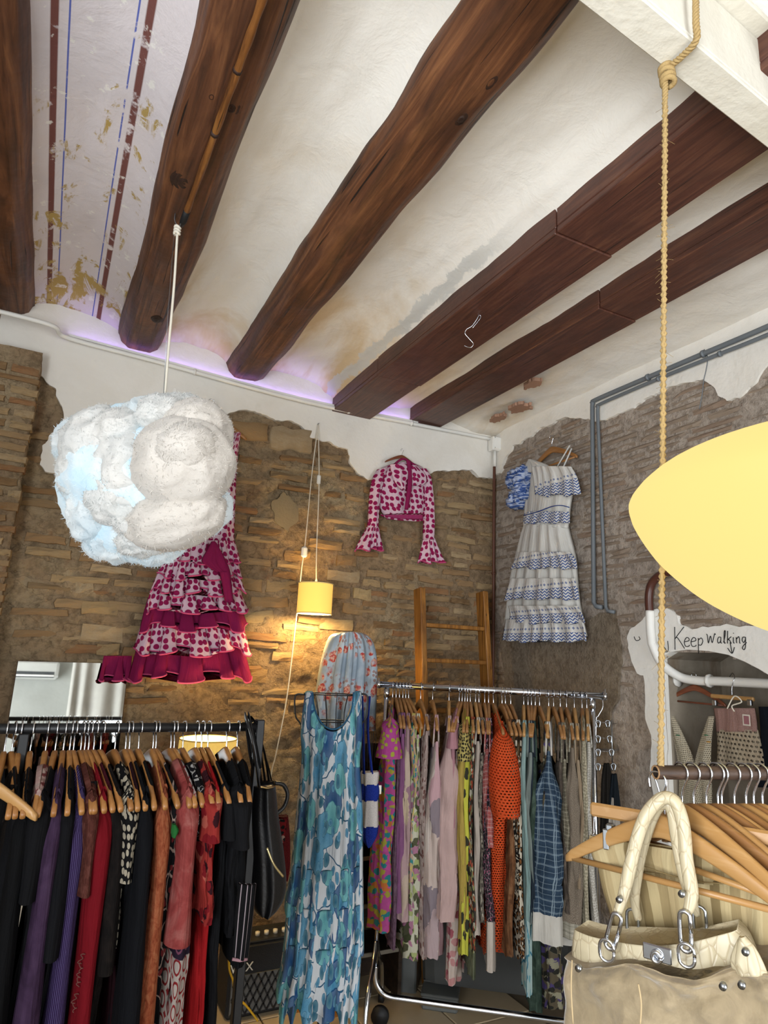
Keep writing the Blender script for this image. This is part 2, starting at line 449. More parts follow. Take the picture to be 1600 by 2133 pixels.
def boarded(i, joints, dz):
    r = beamroot(i); x0, x1 = BX[i]; z0 = BZ[i]
    ys = [-2.5] + joints + [YB + .01]
    for k in range(len(ys) - 1):
        a, b = ys[k], ys[k + 1]; e = .004 * (k % 2)
        part(r, 'soffit_board', MB().bbox(((x0 + x1) / 2, (a + b) / 2, z0 + .012 - e), (x1 - x0 - .002 + 2 * e, b - a - .004, .024), .003), M_BOARD, False)
        for sx in (x0, x1):
            part(r, 'side_board', MB().bbox((sx + (.011 if sx == x0 else -.011), (a + b) / 2, z0 + .024 + dz / 2 - e), (.02 + e, b - a - .004, dz - .002), .003), M_BOARD, False)
    return r
boarded(3, [1.55, 2.95], .10)
boarded(4, [1.9], .08)
XRIDGE = xat(900, 590, 3.27)
stri = [(xat(112, 120, 3.36), .012, '6e4640'), (xat(142, 80, 3.36), .003, '5a64a6'), (xat(283, 60, 3.36), .003, '5a64a6'), (xat(298, 120, 3.345), .013, '6e4640')]
MV = [m_vault('vault_plain', None, .25), m_vault('vault_striped', stri, .3, 1.0), m_vault('vault_white', None, .8), m_vault('vault_white_stained', None, .9, 0, XRIDGE), m_vault('vault_clean', None, .3), m_vault('vault_edge', None, .5)]
ceil = MB().box(((XL + XR) / 2, (YB + YF) / 2, 3.62), (XR - XL + .6, YB - YF + .4, .1))
ceiling = struct('ceiling', ceil, M_WH)
spans = [(XL, B1[0], 3.25), (B1[1], B2[0], 0), (B2[1], B3[0], 0), (B3[1], B4[0], 0), (B4[1], B5[0], 0), (B5[1], XR + .02, 0)]
for i, (x0, x1, _) in enumerate(spans):
    zl = (BZ[i - 1] + (.07 if i < 4 else .085)) if i > 0 else 3.3
    zr = (BZ[i] + (.07 if i < 3 else .085)) if i < 5 else 3.17
    rise = .10 if i not in (4, 5) else .045
    if i == 5: rise = .02
    def fn(u, v, x0=x0, x1=x1, zl=zl, zr=zr, rise=rise, i=i):
        y = lerp(YF, YB + .02, v); uu = lerp(-.04, 1.04, u)
        z = lerp(zl, zr, u) + rise * (1 - (2 * u - 1) ** 2) ** .8 if 0 < u < 1 else lerp(zl, zr, u)
        z -= .05 * smooth((y - (YB - .16)) / .16) * (1 - (2 * u - 1) ** 2)
        if i == 3: z -= .013 * math.exp(-((lerp(x0, x1, uu) - XRIDGE) / .012) ** 2) + (.010 if lerp(x0, x1, uu) > XRIDGE else 0)
        z += .012 * fb((u * 2 + i * 7, y * 1.4, 0), 1.2, 4)
        return (lerp(x0, x1, uu), y, z)
    part(ceiling, 'vault', MB().grid(fn, 28, 120), MV[i])
# ragged brick scars where the last bay meets the wall
for k, (px, py, rx, ry) in enumerate([(1085, 852, 26, 12), (1108, 803, 20, 9), (1040, 872, 18, 12)]):
    c = onZ(px, py, 3.165); R = random.Random(k + 3)
    poly = torn([(c.x + rx * .0026 * cos(a) * R.uniform(.5, 1.2), c.y + ry * .008 * sin(a) * R.uniform(.5, 1.2)) for a in [j * pi / 7 for j in range(14)]], .3, 2, k)
    part(ceiling, 'brick_scar', slab(MB(), poly, lambda a, b, d: V((a, b, 3.166 + d)), .02), plain('9c7a66', .9, 0, .1, bumpy=.5), False)

# white painted steel beam over the shop, rope tied round it
ZW = 3.0
pa, pb = onZ(1202, 0, ZW), onZ(1600, 310, ZW)
pc = onZ(1446, 88, ZW)
ax = (pb - pa).normalized(); ay = V((-ax.y, ax.x, 0))
if ay.y > 0: ay = -ay
wd = abs((pc - pa).dot(ay))
M_WB = m_plaster('white_beam_paint', 'd2cdc0', 'c6bda8', .5)
rw = thing('white_beam', 'white painted steel beam crossing the upper right corner', 'beam', tuple(pa))
a0, a1 = pa - ax * 1.6, pa + ax * 2.2
mid = (a0 + a1) / 2
mw = Matrix((ax, -ay, V((0, 0, 1)))).transposed()
part(rw, 'soffit', MB().bbox(mid + ay * wd / 2 + V((0, 0, .006)), ((a1 - a0).length, wd, .012), .003, mw), M_WB, False)
part(rw, 'web', MB().bbox(mid + ay * (wd - .006) + V((0, 0, .10)), ((a1 - a0).length, .012, .176), .003, mw), M_WB, False)
part(rw, 'web', MB().bbox(mid + ay * .006 + V((0, 0, .10)), ((a1 - a0).length, .012, .176), .003, mw), M_WB, False)
part(rw, 'top_flange', MB().bbox(mid + ay * wd / 2 + V((0, 0, .196)), ((a1 - a0).length, wd + .08, .014), .003, mw), M_WB, False)

# ------------------------------------------------------------------ back wall and right wall
PB_px = [(0, 719), (39, 731), (68, 751), (67, 772), (88, 784), (116, 809), (125, 840), (133, 865), (130, 890), (105, 904), (88, 928), (83, 967), (93, 981), (120, 988), (210, 965), (320, 930), (420, 888),
         (459, 866), (498, 854), (541, 860), (564, 870), (607, 876), (634, 893), (647, 912), (688, 920), (725, 936), (729, 963), (746, 986), (769, 1000), (800, 1004), (890, 990), (928, 980), (983, 978), (998, 994), (1027, 996)]
PR_px = [(1041, 985), (1049, 959), (1067, 929), (1094, 914), (1124, 891), (1157, 876), (1199, 872), (1225, 872), (1247, 876), (1300, 857), (1337, 835), (1360, 824), (1382, 812), (1412, 801), (1465, 790), (1480, 801), (1495, 824), (1514, 835), (1536, 829), (1555, 812), (1577, 790), (1600, 756)]
PN_px = [(1354, 1272), (1368, 1268), (1390, 1267), (1410, 1282), (1416, 1303), (1442, 1311), (1487, 1304), (1540, 1306), (1600, 1308), (1680, 1320)]
PN_l = [(1362, 1660), (1356, 1581), (1350, 1515), (1344, 1449), (1340, 1407), (1327, 1403), (1308, 1349), (1306, 1330), (1315, 1308), (1338, 1292)]
ARCH_px = [(1375, 1372), (1397, 1358), (1430, 1353), (1476, 1356), (1517, 1364), (1551, 1378), (1580, 1393), (1600, 1405)]
OFF = .02
pb2 = [(p.x, p.z) for p in (onY(x, y, YB - OFF) for x, y in PB_px)]
pr2 = [(p.y, p.z) for p in (onX(x, y, XR - OFF) for x, y in PR_px)]
arch = [(p.y, p.z) for p in (onX(x, y, XR - OFF) for x, y in ARCH_px)]
# carry the arch on to its right-hand springing, out of frame
NYL = arch[0][0]; NYR = arch[-1][0] - .13
arch = arch + [(NYR + .06, arch[-1][1] - .05), (NYR + .015, arch[-1][1] - .12), (NYR, arch[-1][1] - .2)]
NPOLY = [(NYL, .2)] + arch + [(NYR, .2)]
def rough_wall(name, mat, to3, a0, a1, z0, z1, step, amp, hole=None, seed=0):
    nu, nv = int((a1 - a0) / step), int((z1 - z0) / step)
    mb = MB(); vs_, fs_ = [], []
    for j in range(nv + 1):
        for i in range(nu + 1):
            a, z = lerp(a0, a1, i / nu), lerp(z0, z1, j / nv)
            d = min(.013, amp * (fb((a, z * 1.6, seed), 5, 5) + .5 * fb((a, z * 2.4, seed + 4), 14, 3)))
            vs_.append(to3(a, z, -d))
    for j in range(nv):
        for i in range(nu):
            a, z = lerp(a0, a1, (i + .5) / nu), lerp(z0, z1, (j + .5) / nv)
            if hole and hole(a, z): continue
            k = j * (nu + 1) + i; fs_.append((k, k + 1, k + nu + 2, k + nu + 1))
    mb.add(vs_, fs_)
    return struct(name, mb, mat, True)
tb = lambda a, z, d: V((a, YB + d, z))
tr = lambda a, z, d: V((XR + d, a, z))
def in_niche(a, z): return inpoly(a, z, NPOLY)
wb = rough_wall('wall_back', M_MB, tb, XL, XR + .05, 0, 3.5, .020, .021)
wr = rough_wall('wall_right', M_MR, tr, YF, YB + .05, 0, 3.5, .026, .010, in_niche, 9)
# plaster skins with torn edges
kp = [False] * (len(pb2) - 1) + [True] * 4
pbk = [(pb2[0][0] - .02, pb2[0][1])] + pb2
poly = torn(pbk + [(XR, pb2[-1][1]), (XR, 3.5), (pb2[0][0] - .02, 3.5)], .10, 3, 3, keep=[False] * (len(pbk) - 1) + [True] * 4)
part(wb, 'plaster', slab(MB(), poly, lambda a, z, d: V((a, YB - OFF + d, z)), .05), M_PL, False)
prk = [(YB, pr2[0][1])] + pr2
poly = torn(prk + [(.2, pr2[-1][1] + .05), (.2, 3.5), (YB, 3.5)], .10, 3, 5, keep=[False] * (len(prk) - 1) + [True] * 4)
part(wr, 'plaster', slab(MB(), poly, lambda a, z, d: V((XR - OFF + d, a, z)), .05), M_PL, False)
pn_t = [(p.y, p.z) for p in (onX(x, y, XR - OFF) for x, y in PN_px)]
pn_l = [(p.y, p.z) for p in (onX(x, y, XR - OFF) for x, y in PN_l)]
outer = torn(pn_l + pn_t, .10, 2, 8)
outer = outer[:-3]
pn = [(p.x, p.y) for p in outer] + [(NYR - .3, pn_t[-1][1]), (NYR - .3, .4), (NYR, .4)] + list(reversed(arch)) + [(NYL, .4), (pn_l[0][0], .4)]
part(wr, 'niche_plaster', slab(MB(), pn, lambda a, z, d: V((XR - OFF + d, a, z)), .05), m_plaster('niche_white', 'dedbd4', 'cfcac0', .3), False)
# niche interior
t = NT('niche_inside'); c = t.co('Object'); n1 = t.noise(c, 2.5, 5, .6, .5)
M_NI = t.fin(t.mix(t.step(t.noise(t.co('Object', (1, 1, .3)), 7, 5, .6), .55, .75), t.ramp(n1, [(.35, '746a5c'), (.6, '978d7e')]), '6b543c'), .9, t.bump(t.noise(c, 25, 5), .3, .008))
ND = .42
ni = MB(); ap = [(NYL + .004, .2), (NYL + .004, arch[0][1])] + [(a, b + .004) for a, b in arch[1:-1]] + [(NYR - .004, arch[-1][1]), (NYR - .004, .2)]
k = len(ap)
ni.add([V((XR + .02, a, z)) for a, z in ap] + [V((XR + ND, a, z)) for a, z in ap], [(i, i + 1, k + i + 1, k + i) for i in range(k - 1)] + [tuple(range(k, 2 * k))])
part(wr, 'niche', ni, M_NI, False)
# left pilaster: the wall steps forward at the frame's left edge
xp = onY(62, 900, YB - .10).x
t3 = lambda a, z, d: V((a, YB - .12 + d, z))
pl = MB()
def fnp(u, v):
    z = lerp(0, 3.02, v); a = lerp(xp - .5, xp, min(1, u / .75)); d = 0 if u < .75 else (u - .75) / .25 * .14
    n_ = .012 * fb((a, z * 1.5, 3), 6, 5)
    return (a + (n_ if u > .75 else 0), YB - .12 + d - n_, z)
pl.grid(fnp, 40, 110)
part(wb, 'pilaster', pl, M_MB)

# individual bricks
def brick_mesh(seed, wav=.06):
    R = random.Random(seed); nx, nz = 5, 3
    mb = MB(); vs_, fs_ = [], []
    for j in range(nz):
        for i in range(nx):
            x, z = i / (nx - 1) - .5, j / (nz - 1) - .5
            e = (i in (0, nx - 1)) or (j in (0, nz - 1))
            vs_.append((x * (.94 if e else 1) + R.uniform(-.025, .025), (-.38 if e else -.5) + R.uniform(-.10, .08), z * (.82 if e else 1) + R.uniform(-.07, .07) + wav * sin(3 * x + seed)))
    for j in range(nz - 1):
        for i in range(nx - 1):
            k = j * nx + i; fs_.append((k, k + 1, k + nx + 1, k + nx))
    ring = [i for i in range(nx)] + [nx * 2 - 1] + [nx * 3 - 1 - i for i in range(nx)] + [nx]
    b = len(vs_)
    for i in ring:
        x, y, z = vs_[i]; vs_.append((x * 1.06, .5, z * 1.1))
    n = len(ring)
    for i in range(n): fs_.append((ring[(i + 1) % n], ring[i], b + i, b + (i + 1) % n))
    return mb.add(vs_, fs_)
def lay(wall, name, mat, axis, a0, a1, z0, z1, ch, lens, test, skip, seed, sag=0., gap=.5, rot=.035, wav=.06, proud=.007, pn=295):
    R = random.Random(seed); rows = []
    z = z0
    while z < z1:
        h = ch * R.uniform(.75, 1.25); a = a0 - R.uniform(0, .2)
        while a < a1:
            L = R.uniform(*lens); p = V((a + L / 2, 0, z + R.uniform(-.006, .006)))
            q = (p.x, YB, p.z) if axis == 'x' else (XR, p.x, p.z)
            if R.random() > skip and test(q): rows.append((q, L, h, R.uniform(-rot, rot), R.uniform(.5, 1.3)))
            a += L + R.uniform(.008, .03)
        z += h + ch * gap * R.uniform(.7, 1.3)
    size = lambda r: -(r[1] * r[2]) / proj(V(r[0]))[2] ** 2
    rows.sort(key=size)
    var = [brick_mesh(seed * 50 + k, wav) for k in range(10)]
    mes = [m.mesh(name, mat, smooth=False) for m in var]
    rest = MB()
    for k, (q, L, h, rt, pr) in enumerate(rows):
        rz = 0 if axis == 'x' else -pi / 2
        dd = .05; off = (.5 * dd - .004 - proud * pr)
        loc = V(q) + (V((0, off, 0)) if axis == 'x' else V((off, 0, 0)))
        if k < pn:
            o = link(name, mes[k % 10], wall, loc, (0, rt, rz), (L, dd, h))
        else:
            M_ = Matrix.Translation(loc) @ Matrix.Rotation(rz, 4, 'Z') @ Matrix.Rotation(rt, 4, 'Y') @ Matrix.Diagonal((L, dd, h, 1))
            b = var[k % 10]; rest.add([M_ @ p for p in b.v], b.f)
    if rest.v:
        o = part(wall, name + '_rest', rest, mat, False); o['kind'] = 'stuff'
    return len(rows)
PBpoly = [(-40, 600)] + [(-40, 719)] + PB_px + [(1040, 990), (1040, 600)]
PRpoly = PR_px + [(1640, 700), (1640, 500), (1030, 700), (1030, 985)]
PNpoly = PN_l + PN_px + [(1700, 1700), (1362, 1700)]
def tB(q):
    x, y, d = proj(V(q))
    if not (60 < x < 1022 and 700 < y < 1560): return False
    if inpoly(x, y + 3, PBpoly) or inpoly(x, y - 12, PBpoly): return False
    if 125 < x < 400 and 900 < y < 1120: return False          # behind the cloud
    if 30 < x < 262 and y > 1385: return False                # behind the mirror
    if 455 < x < 650 and y < 955: return False                # two big stones
    if 560 < x < 625 and 1025 < y < 1105: return False        # cement patch
    if 480 < x < 760 and 1130 < y < 1430 and fb(q, 3, 3) > -.12: return False   # worn, plaster-like stretch
    return True
def tR(q):
    x, y, d = proj(V(q))
    if not (1034 < x < 1640 and 700 < y < 1640): return False
    if inpoly(x, y - 10, PRpoly) or inpoly(x, y + 4, PRpoly): return False
    if inpoly(x + 8, y, PNpoly) or inpoly(x, y + 8, PNpoly) or inpoly(x - 8, y, PNpoly): return False
    if 1180 < x < 1282 and 1270 < y < 1500: return False       # smooth rendered patch
    if x > 1420 and 960 < y < 1220 : return False              # behind the yellow lamp
    return True
nb = lay(wb, 'brick', M_BRB, 'x', -.1, XR, 1.35, 3.05, .040, (.10, .28), tB, .22, 21, gap=.42, proud=.011)
nr_ = lay(wr, 'brick', M_BRR, 'y', 1.2, YB, 1.45, 3.1, .027, (.12, .30), tR, .10, 22, gap=.5, rot=.014, wav=.02, proud=.004)
def tS(q):
    x, y, d = proj(V(q))
    return 480 < x < 1015 and 1100 < y < 1560 and not tB(q) and not (x > 860 and y > 1420) and not (655 < x < 790 and y > 1330) or (130 < x < 300 and 1150 < y < 1370 and fb(q, 4, 2) > .05)
lay(wb, 'stone', M_STONE, 'x', -.1, XR, 1.4, 2.5, .075, (.08, .24), tS, .25, 31, gap=.3, rot=.09, proud=.012, pn=120)
# pilaster bricks
R = random.Random(5); mes = [brick_mesh(900 + k).mesh('brick', M_BRB, smooth=False) for k in range(5)]
z = 1.5
while z < 2.95:
    h = R.uniform(.03, .045); a = xp - .38 + R.uniform(0, .1)
    while a < xp - .03:
        L = min(R.uniform(.1, .24), xp + .01 - a)
        if L > .05: link('brick', mes[R.randrange(5)], wb, (a + L / 2, YB - .12 + .012, z), (0, R.uniform(-.03, .03), 0), (L, .05, h))
        a += L + .015
    z += h + .018
# big stones, cement patch and rendered patch
for (x0, x1, y0, y1, s) in ((458, 558, 862, 928, 1), (563, 648, 880, 952, 2)):
    p, q = onY(x0, y0, YB), onY(x1, y1, YB)
    link('stone', brick_mesh(300 + s).mesh('stone', M_STONE, smooth=True), wb, ((p.x + q.x) / 2, YB + .008, (p.z + q.z) / 2), (0, 0, 0), (abs(q.x - p.x), .07, abs(p.z - q.z) * .95))
def patch(wall, name, pts, mat, axis, th=.012, seed=1):
    f_ = (lambda x, y: onY(x, y, YB - th)) if axis == 'x' else (lambda x, y: onX(x, y, XR - th))
    pp = [f_(x, y) for x, y in pts]; p2 = [(p.x if axis == 'x' else p.y, p.z) for p in pp]
    poly = torn(p2, .14, 3, seed)
    to3 = (lambda a, z, d: V((a, YB - th + d, z))) if axis == 'x' else (lambda a, z, d: V((XR - th + d, a, z)))
    return part(wall, name, slab(MB(), poly, to3, .05), mat, False)
patch(wb, 'cement_patch', [(566, 1045), (590, 1025), (618, 1050), (622, 1085), (600, 1108), (572, 1085)], M_CEM, 'x', .018)
M_REN = m_mortar('smooth_render', '75685a', '857766', '8f8270', '6b5844')
patch(wr, 'render_patch', [(1040, 1330), (1200, 1290), (1280, 1275), (1282, 1560), (1050, 1560)], M_REN, 'y', .017, 3)
# ------------------------------------------------------------------ fixtures on the walls
M_CHR = plain('c9ccd2', .16, 1.0, .5, name='chrome'); M_STEEL = plain('9ea2a6', .3, 1.0, .5, name='steel')
M_GREYP = plain('63686c', .5, 0, .4, name='grey_conduit'); M_WHP = plain('dcdad4', .5, 0, .4, name='white_pvc'); M_COP = plain('5a3628', .5, 0, .4, name='brown_pipe')
M_BLK = plain('121214', .45, 0, .4, name='black_metal'); M_BLKP = plain('0d0d0f', .6, name='black_plastic')
M_CORD = plain('d9d2c2', .7, name='cream_cord')
def pipe(name, pts, r, mat, label, cat, clips=(), group=None, cm=None):
    p0 = V(pts[0]); rt = thing(name, label, cat, tuple(p0), group)
    part(rt, 'tube', MB().tube(pts, r, 10), mat)
    for c, d in clips: part(rt, 'clip', MB().tube([V(c) - V(d) * .006, V(c) + V(d) * .006], r * 1.45, 10), cm or mat)
    return rt
zc = 3.135
p = lambda x, z=zc: V((x, YB - .05, z))
cp = [V((xp - .45, YB - .16, zc + .03)), V((xp, YB - .16, zc + .025)), V((xp + .1, YB - .06, zc + .02)), p(.35, 3.14), p(1.2, 3.10), p(2.0, 3.115), p(2.58, 3.13)]
pipe('wall_conduit', cr(cp, 8), .012, M_WHP, 'white conduit running along the plaster top of the back wall', 'conduit', [(p(.55, 3.13), (1, 0, 0)), (p(1.5, 3.103), (1, 0, 0)), (p(1.95, 3.114), (1, 0, 0))])
lp = cr([q + V((0, .008, .0125)) for q in cp[2:6]], 6)
lr = thing('led_strip', 'thin violet light strip lying on top of the white conduit', 'light strip', tuple(lp[0]))
ch_ = MB(); em_ = MB()
for i in range(len(lp) - 1):
    a_, b_ = lp[i], lp[i + 1]
    for y0, z0, y1, z1 in ((-.008, .012, -.008, 0), (-.008, 0, .014, 0), (.014, 0, .014, .012)):
        ch_.add([a_ + V((0, y0, z0)), b_ + V((0, y0, z0)), b_ + V((0, y1, z1)), a_ + V((0, y1, z1))], [(0, 1, 2, 3)])
    em_.add([a_ + V((0, -.006, .002)), b_ + V((0, -.006, .002)), b_ + V((0, .012, .002)), a_ + V((0, .012, .002))], [(0, 1, 2, 3)])
part(lr, 'shielding_channel', ch_, M_WHP, False)  # U-profile added to block violet light downward and towards the wall
part(lr, 'diode_tape', em_, plain('8060ff', .5, emit=(.42, .26, 1.0), es=8, name='violet_led'), False)
jb = onY(1031, 926, YB - .06)
r = thing('junction_box', 'white plastic junction box where the two walls meet', 'junction box', tuple(jb))
part(r, 'housing', MB().bbox(jb, (.075, .06, .10), .006), M_WHP, False); part(r, 'cover', MB().bbox(jb + V((0, -.034, 0)), (.066, .01, .09), .004), M_WHP, False)
for dx, dz in ((-.026, .037), (.026, .037), (-.026, -.037), (.026, -.037)): part(r, 'screw', MB().tube([jb + V((dx, -.04, dz)), jb + V((dx, -.036, dz))], .004, 8), M_STEEL)
for s_ in (1, -.4): part(r, 'gland', MB().tube([jb + V((.038, 0, .02 * s_)), jb + V((.055, 0, .02 * s_))], .011, 10), M_WHP)
pipe('drop_pipe', [jb + V((0, 0, -.05)), jb + V((0, 0, -.16))], .011, M_WHP, 'short white pipe dropping from the junction box', 'pipe')
pipe('corner_pipe', cr([jb + V((0, .005, -.16)), jb + V((0, .005, -.6)), jb + V((.002, .005, -1.2)), jb + V((0, .005, -2.0))], 6), .010, M_COP, 'thin brown copper pipe running down the room corner', 'pipe', [(jb + V((0, .005, -.9)), (0, 0, 1))])
for k, (xa, ya, xb, yb, pts, rr) in enumerate([(1234, 838, 1237, 1255, None, .0125), (1245, 846, 1262, 1265, None, .0095)]):
    q = lambda x, y: onX(x, y, XR - .045)
    far = [(1600, 680), (1465, 737), (1350, 786)] if k == 0 else [(1600, 697), (1500, 737), (1372, 789)]
    ext = q(*far[0]) + V((0, -.8, 0))
    pts = [ext] + [q(*a) for a in far] + [q(xa + 9, ya - 6), q(xa + 1, ya + 2), q(xa, ya + 14)]
    pl_ = cr(pts, 6) + [q(lerp(xa, xb, s_), lerp(ya + 14, yb, s_)) for s_ in (.3, .6, 1)]
    pl_ += [q(xb + 5, yb + 8), q(xb + 18, yb + 10)]
    pipe('electric_conduit', pl_, rr, M_GREYP, ['thicker grey conduit bending down the right brick wall', 'thinner grey conduit bending down the right brick wall'][k], 'conduit', [(q(*far[1]), (0, 1, 0)), (q(*far[2]), (0, 1, 0))], 'grey conduits')
q = lambda x, y: onX(x, y, XR - .04)
pipe('brown_pipe', cr([q(1354, 1285), q(1352, 1240), q(1360, 1212), q(1380, 1196), q(1405, 1190), q(1430, 1188)], 6), .02, plain('4c2b22', .35, name='dark_brown_pvc'), 'dark brown curved pipe above the niche plaster', 'pipe')
pipe('white_pipe', cr([q(1354, 1272), q(1355, 1310), q(1358, 1340)], 6) + cr([q(1358, 1340), q(1368, 1380) + V((.03, 0, 0)), q(1385, 1408) + V((.1, 0, 0)), q(1410, 1416) + V((.12, -.02, 0)), onX(1500, 1419, XR + .09), onX(1640, 1426, XR + .09)], 8), .021, M_WHP, 'thick white pipe bending from the plaster into the niche', 'pipe', [(onX(1412, 1417, XR + .09), (0, 1, 0)), (onX(1478, 1418, XR + .09), (0, 1, 0))])
wq = lambda x, y: onX(x, y, XR - .03)
pipe('loose_cable', cr([wq(1467, 728), wq(1474, 745), wq(1471, 770), wq(1466, 792), wq(1463, 820), wq(1457, 852)], 6), .0022, M_GREYP, 'thin loose grey cable dangling below the two conduits', 'cable')
# hand lettering above the niche
LET = {'K': [[(.05, 1), (.08, -.15)], [(.7, 1.0), (.1, .42), (.25, .45), (.75, -.1)]],
       'e': [[(.05, .3), (.45, .38), (.4, .55), (.2, .55), (.05, .3), (.15, .03), (.4, .02), (.5, .1)]],
       'p': [[(.1, .55), (.12, -.45)], [(.1, .4), (.35, .55), (.5, .35), (.35, .1), (.12, .12)]],
       'W': [[(0, .75), (.1, .6), (.2, .05), (.42, .6), (.6, .08), (.85, .75), (.95, .7)]],
       'a': [[(.45, .5), (.2, .5), (.08, .25), (.2, .05), (.42, .2), (.46, .5), (.45, .1), (.55, .05)]],
       'l': [[(.1, .1), (.25, .6), (.28, .98), (.18, .95), (.15, .4), (.2, .05), (.3, .08)]],
       'k': [[(.12, 1), (.1, .02)], [(.5, .55), (.12, .3), (.3, .3), (.52, .02)]],
       'i': [[(.1, .5), (.12, .1), (.22, .05)], [(.1, .8), (.13, .84)]],
       'n': [[(.05, .5), (.1, .05)], [(.08, .35), (.3, .55), (.4, .4), (.42, .08), (.5, .05)]],
       'g': [[(.42, .5), (.15, .5), (.08, .25), (.25, .1), (.42, .3), (.45, .5), (.44, -.2), (.3, -.45), (.1, -.35), (.2, -.15), (.55, .1)]]}
wl = thing('wall_lettering', 'handwritten black words Keep Walking with arrows on the white plaster', 'lettering', tuple(onX(1400, 1350, XR - .03)))
M_INK = plain('1c1a1a', .8, name='ink')
def stroke(px, r=.0019, nm='letter'):
    pts = cr([onX(x, y, XR - OFF - .002).to_tuple() for x, y in px], 5) if len(px) > 2 else [onX(x, y, XR - OFF - .002) for x, y in px]
    return MB().tube(pts, r, 5)
xcur = 1402.0
for word, sc_, x0, yb0 in (('Keep', 33, 1404, 1347), ('Walking', 27, 1472, 1341)):
    x = x0
    for k, chh in enumerate(word):
        s_ = sc_ * (1.25 if chh == 'K' else 1)
        mb = MB()
        for st in LET[chh]: mb.v and 0; b = stroke([(x + a * s_ * .72, yb0 - b_ * s_) for a, b_ in st]); mb.add(b.v, b.f)
        part(wl, 'letter', mb, M_INK)
        x += s_ * {'K': .5, 'W': .78, 'i': .26, 'l': .3, 'a': .46, 'e': .42, 'p': .5, 'k': .45, 'n': .44, 'g': .5}[chh]
for st in ([(1372, 1330), (1389, 1356)], [(1374, 1355), (1391, 1357), (1391, 1335)], [(1521, 1338), (1525, 1360)], [(1516, 1350), (1525, 1361), (1530, 1348)], [(1321, 1326), (1325, 1334), (1333, 1332), (1331, 1326)]):
    part(wl, 'arrow', stroke(st), M_INK)
# ------------------------------------------------------------------ mirror and what it reflects
tilt = radians(5.2)
mt = onY(38, 1378, YB - .03); mtr = onY(267, 1383, YB - .03)
mw_, mh_ = mtr.x - mt.x, 1.25
mo = V((mt.x, YB - .035, mt.z + .002))
dn = V((0, -sin(tilt), -cos(tilt))); nv_ = V((0, -cos(tilt), sin(tilt)))
r = thing('mirror', 'frameless tall mirror leaning on the back wall behind the black rail', 'mirror', tuple(mo + dn * mh_))
mm = MB().add([mo, mo + V((mw_, 0, .004)), mo + V((mw_, 0, .004)) + dn * mh_, mo + dn * mh_], [(3, 2, 1, 0)])
part(r, 'glass', mm, plain('f2f4f2', .02, 1.0, .5, name='mirror_silver'), False)
mx = Matrix((V((1, 0, 0)), -nv_, -dn)).transposed()
part(r, 'backing', MB().box(mo + V((mw_ / 2, 0, 0)) + dn * mh_ / 2 - nv_ * .008, (mw_ + .006, .012, mh_ + .006), mx), plain('4a3526', .7, name='mirror_back'), False)
def refl(x, y, yp):                                  # where a photo pixel, reflected, lands on the plane Y = yp
    d = ray(x, y); s_ = (mo - CAM).dot(nv_) / d.dot(nv_); h = CAM + d * s_
    d2 = d - nv_ * (2 * d.dot(nv_)); k = (yp - h.y) / d2.y; return h + d2 * k
a, b = refl(42, 1384, YF + .2), refl(112, 1404, YF + .2)
ac = (a + b) / 2; W_, Hh = abs(a.x - b.x) + .25, max(.22, abs(a.z - b.z))
r = thing('air_conditioner', 'white air conditioner on the wall seen in the mirror', 'air conditioner', (ac.x, YF + .0, ac.z))
part(r, 'housing', MB().bbox((ac.x - .08, YF + .11, ac.z), (W_, .2, Hh), .03), plain('a8a8a2', .5), False)
part(r, 'outlet', MB().bbox((ac.x - .08, YF + .205, ac.z - Hh * .3), (W_ * .85, .02, Hh * .34), .004), plain('2b2f31', .6), False)
part(r, 'flap', MB().bbox((ac.x - .08, YF + .215, ac.z - Hh * .36), (W_ * .85, .012, .02), .003), M_WHP, False)
c0, c1, c2 = refl(150, 1388, YF + .35), refl(290, 1388, YF + .35), refl(152, 1495, YF + .35)
cw = MB(); w_ = c1.x - c0.x + .3
cw.grid(lambda u, v: (c0.x + w_ * u, YF + .32 + .035 * sin(u * 40 + sin(u * 9) * 2) * (.4 + .6 * v), lerp(c0.z + .25, c2.z, v)), 90, 8)
r = thing('white_curtain', 'white gathered curtain seen in the mirror', 'curtain', (c0.x, YF + .32, c2.z)); part(r, 'cloth', cw, plain('a5a29a', .9, name='curtain_cloth'))
part(r, 'rod', MB().tube([(c0.x - .1, YF + .32, c0.z + .26), (c0.x + w_, YF + .32, c0.z + .26)], .014, 8), M_WHP)
part(r, 'bracket', MB().tube([(c0.x - .05, YF, c0.z + .26), (c0.x - .05, YF + .32, c0.z + .26)], .012, 8), M_WHP)
# ------------------------------------------------------------------ cloud lamp with its cord and the cane on the beam
hook = onZ(372, 458, 3.165)
cl_top = None
D_cl = proj(hook)[2]
pc_ = lambda x, y, dd=0: dep(x, y, Dc + dd)
# the cloud hangs straight below the hook
best = min(((dep(350, 828, d / 100) - hook).to_2d().length, d / 100) for d in range(100, 400)); Dc = best[1]
def m_cotton(name, base, glow, es):
    t = NT(name); c = t.co('Object')
    n1 = t.noise(c, 90, 6, .75); n2 = t.noise(c, 9, 4)
    nr = t.bump(n1, .5, .007); nr = t.bump(n2, .22, .02, nr)
    return t.fin(t.mix(n2, base, 'd4cec6'), .95, nr, spec=.05, emit=t.mix(t.step(n2, .35, .7), glow, (.80, .93, 1.0)), es=es, sheen=.3)
def soften(m_):
    b = m_.node_tree.nodes['Principled BSDF']; b.inputs['Subsurface Weight'].default_value = .5; b.inputs['Subsurface Radius'].default_value = (1, .9, .8); b.inputs['Subsurface Scale'].default_value = .02
M_CT_K = m_cotton('bright_cotton', 'a8b4b8', (.30, .68, .95), .45)
M_CT_G = m_cotton('glowing_cotton', 'b4babc', (.38, .70, .92), .26)
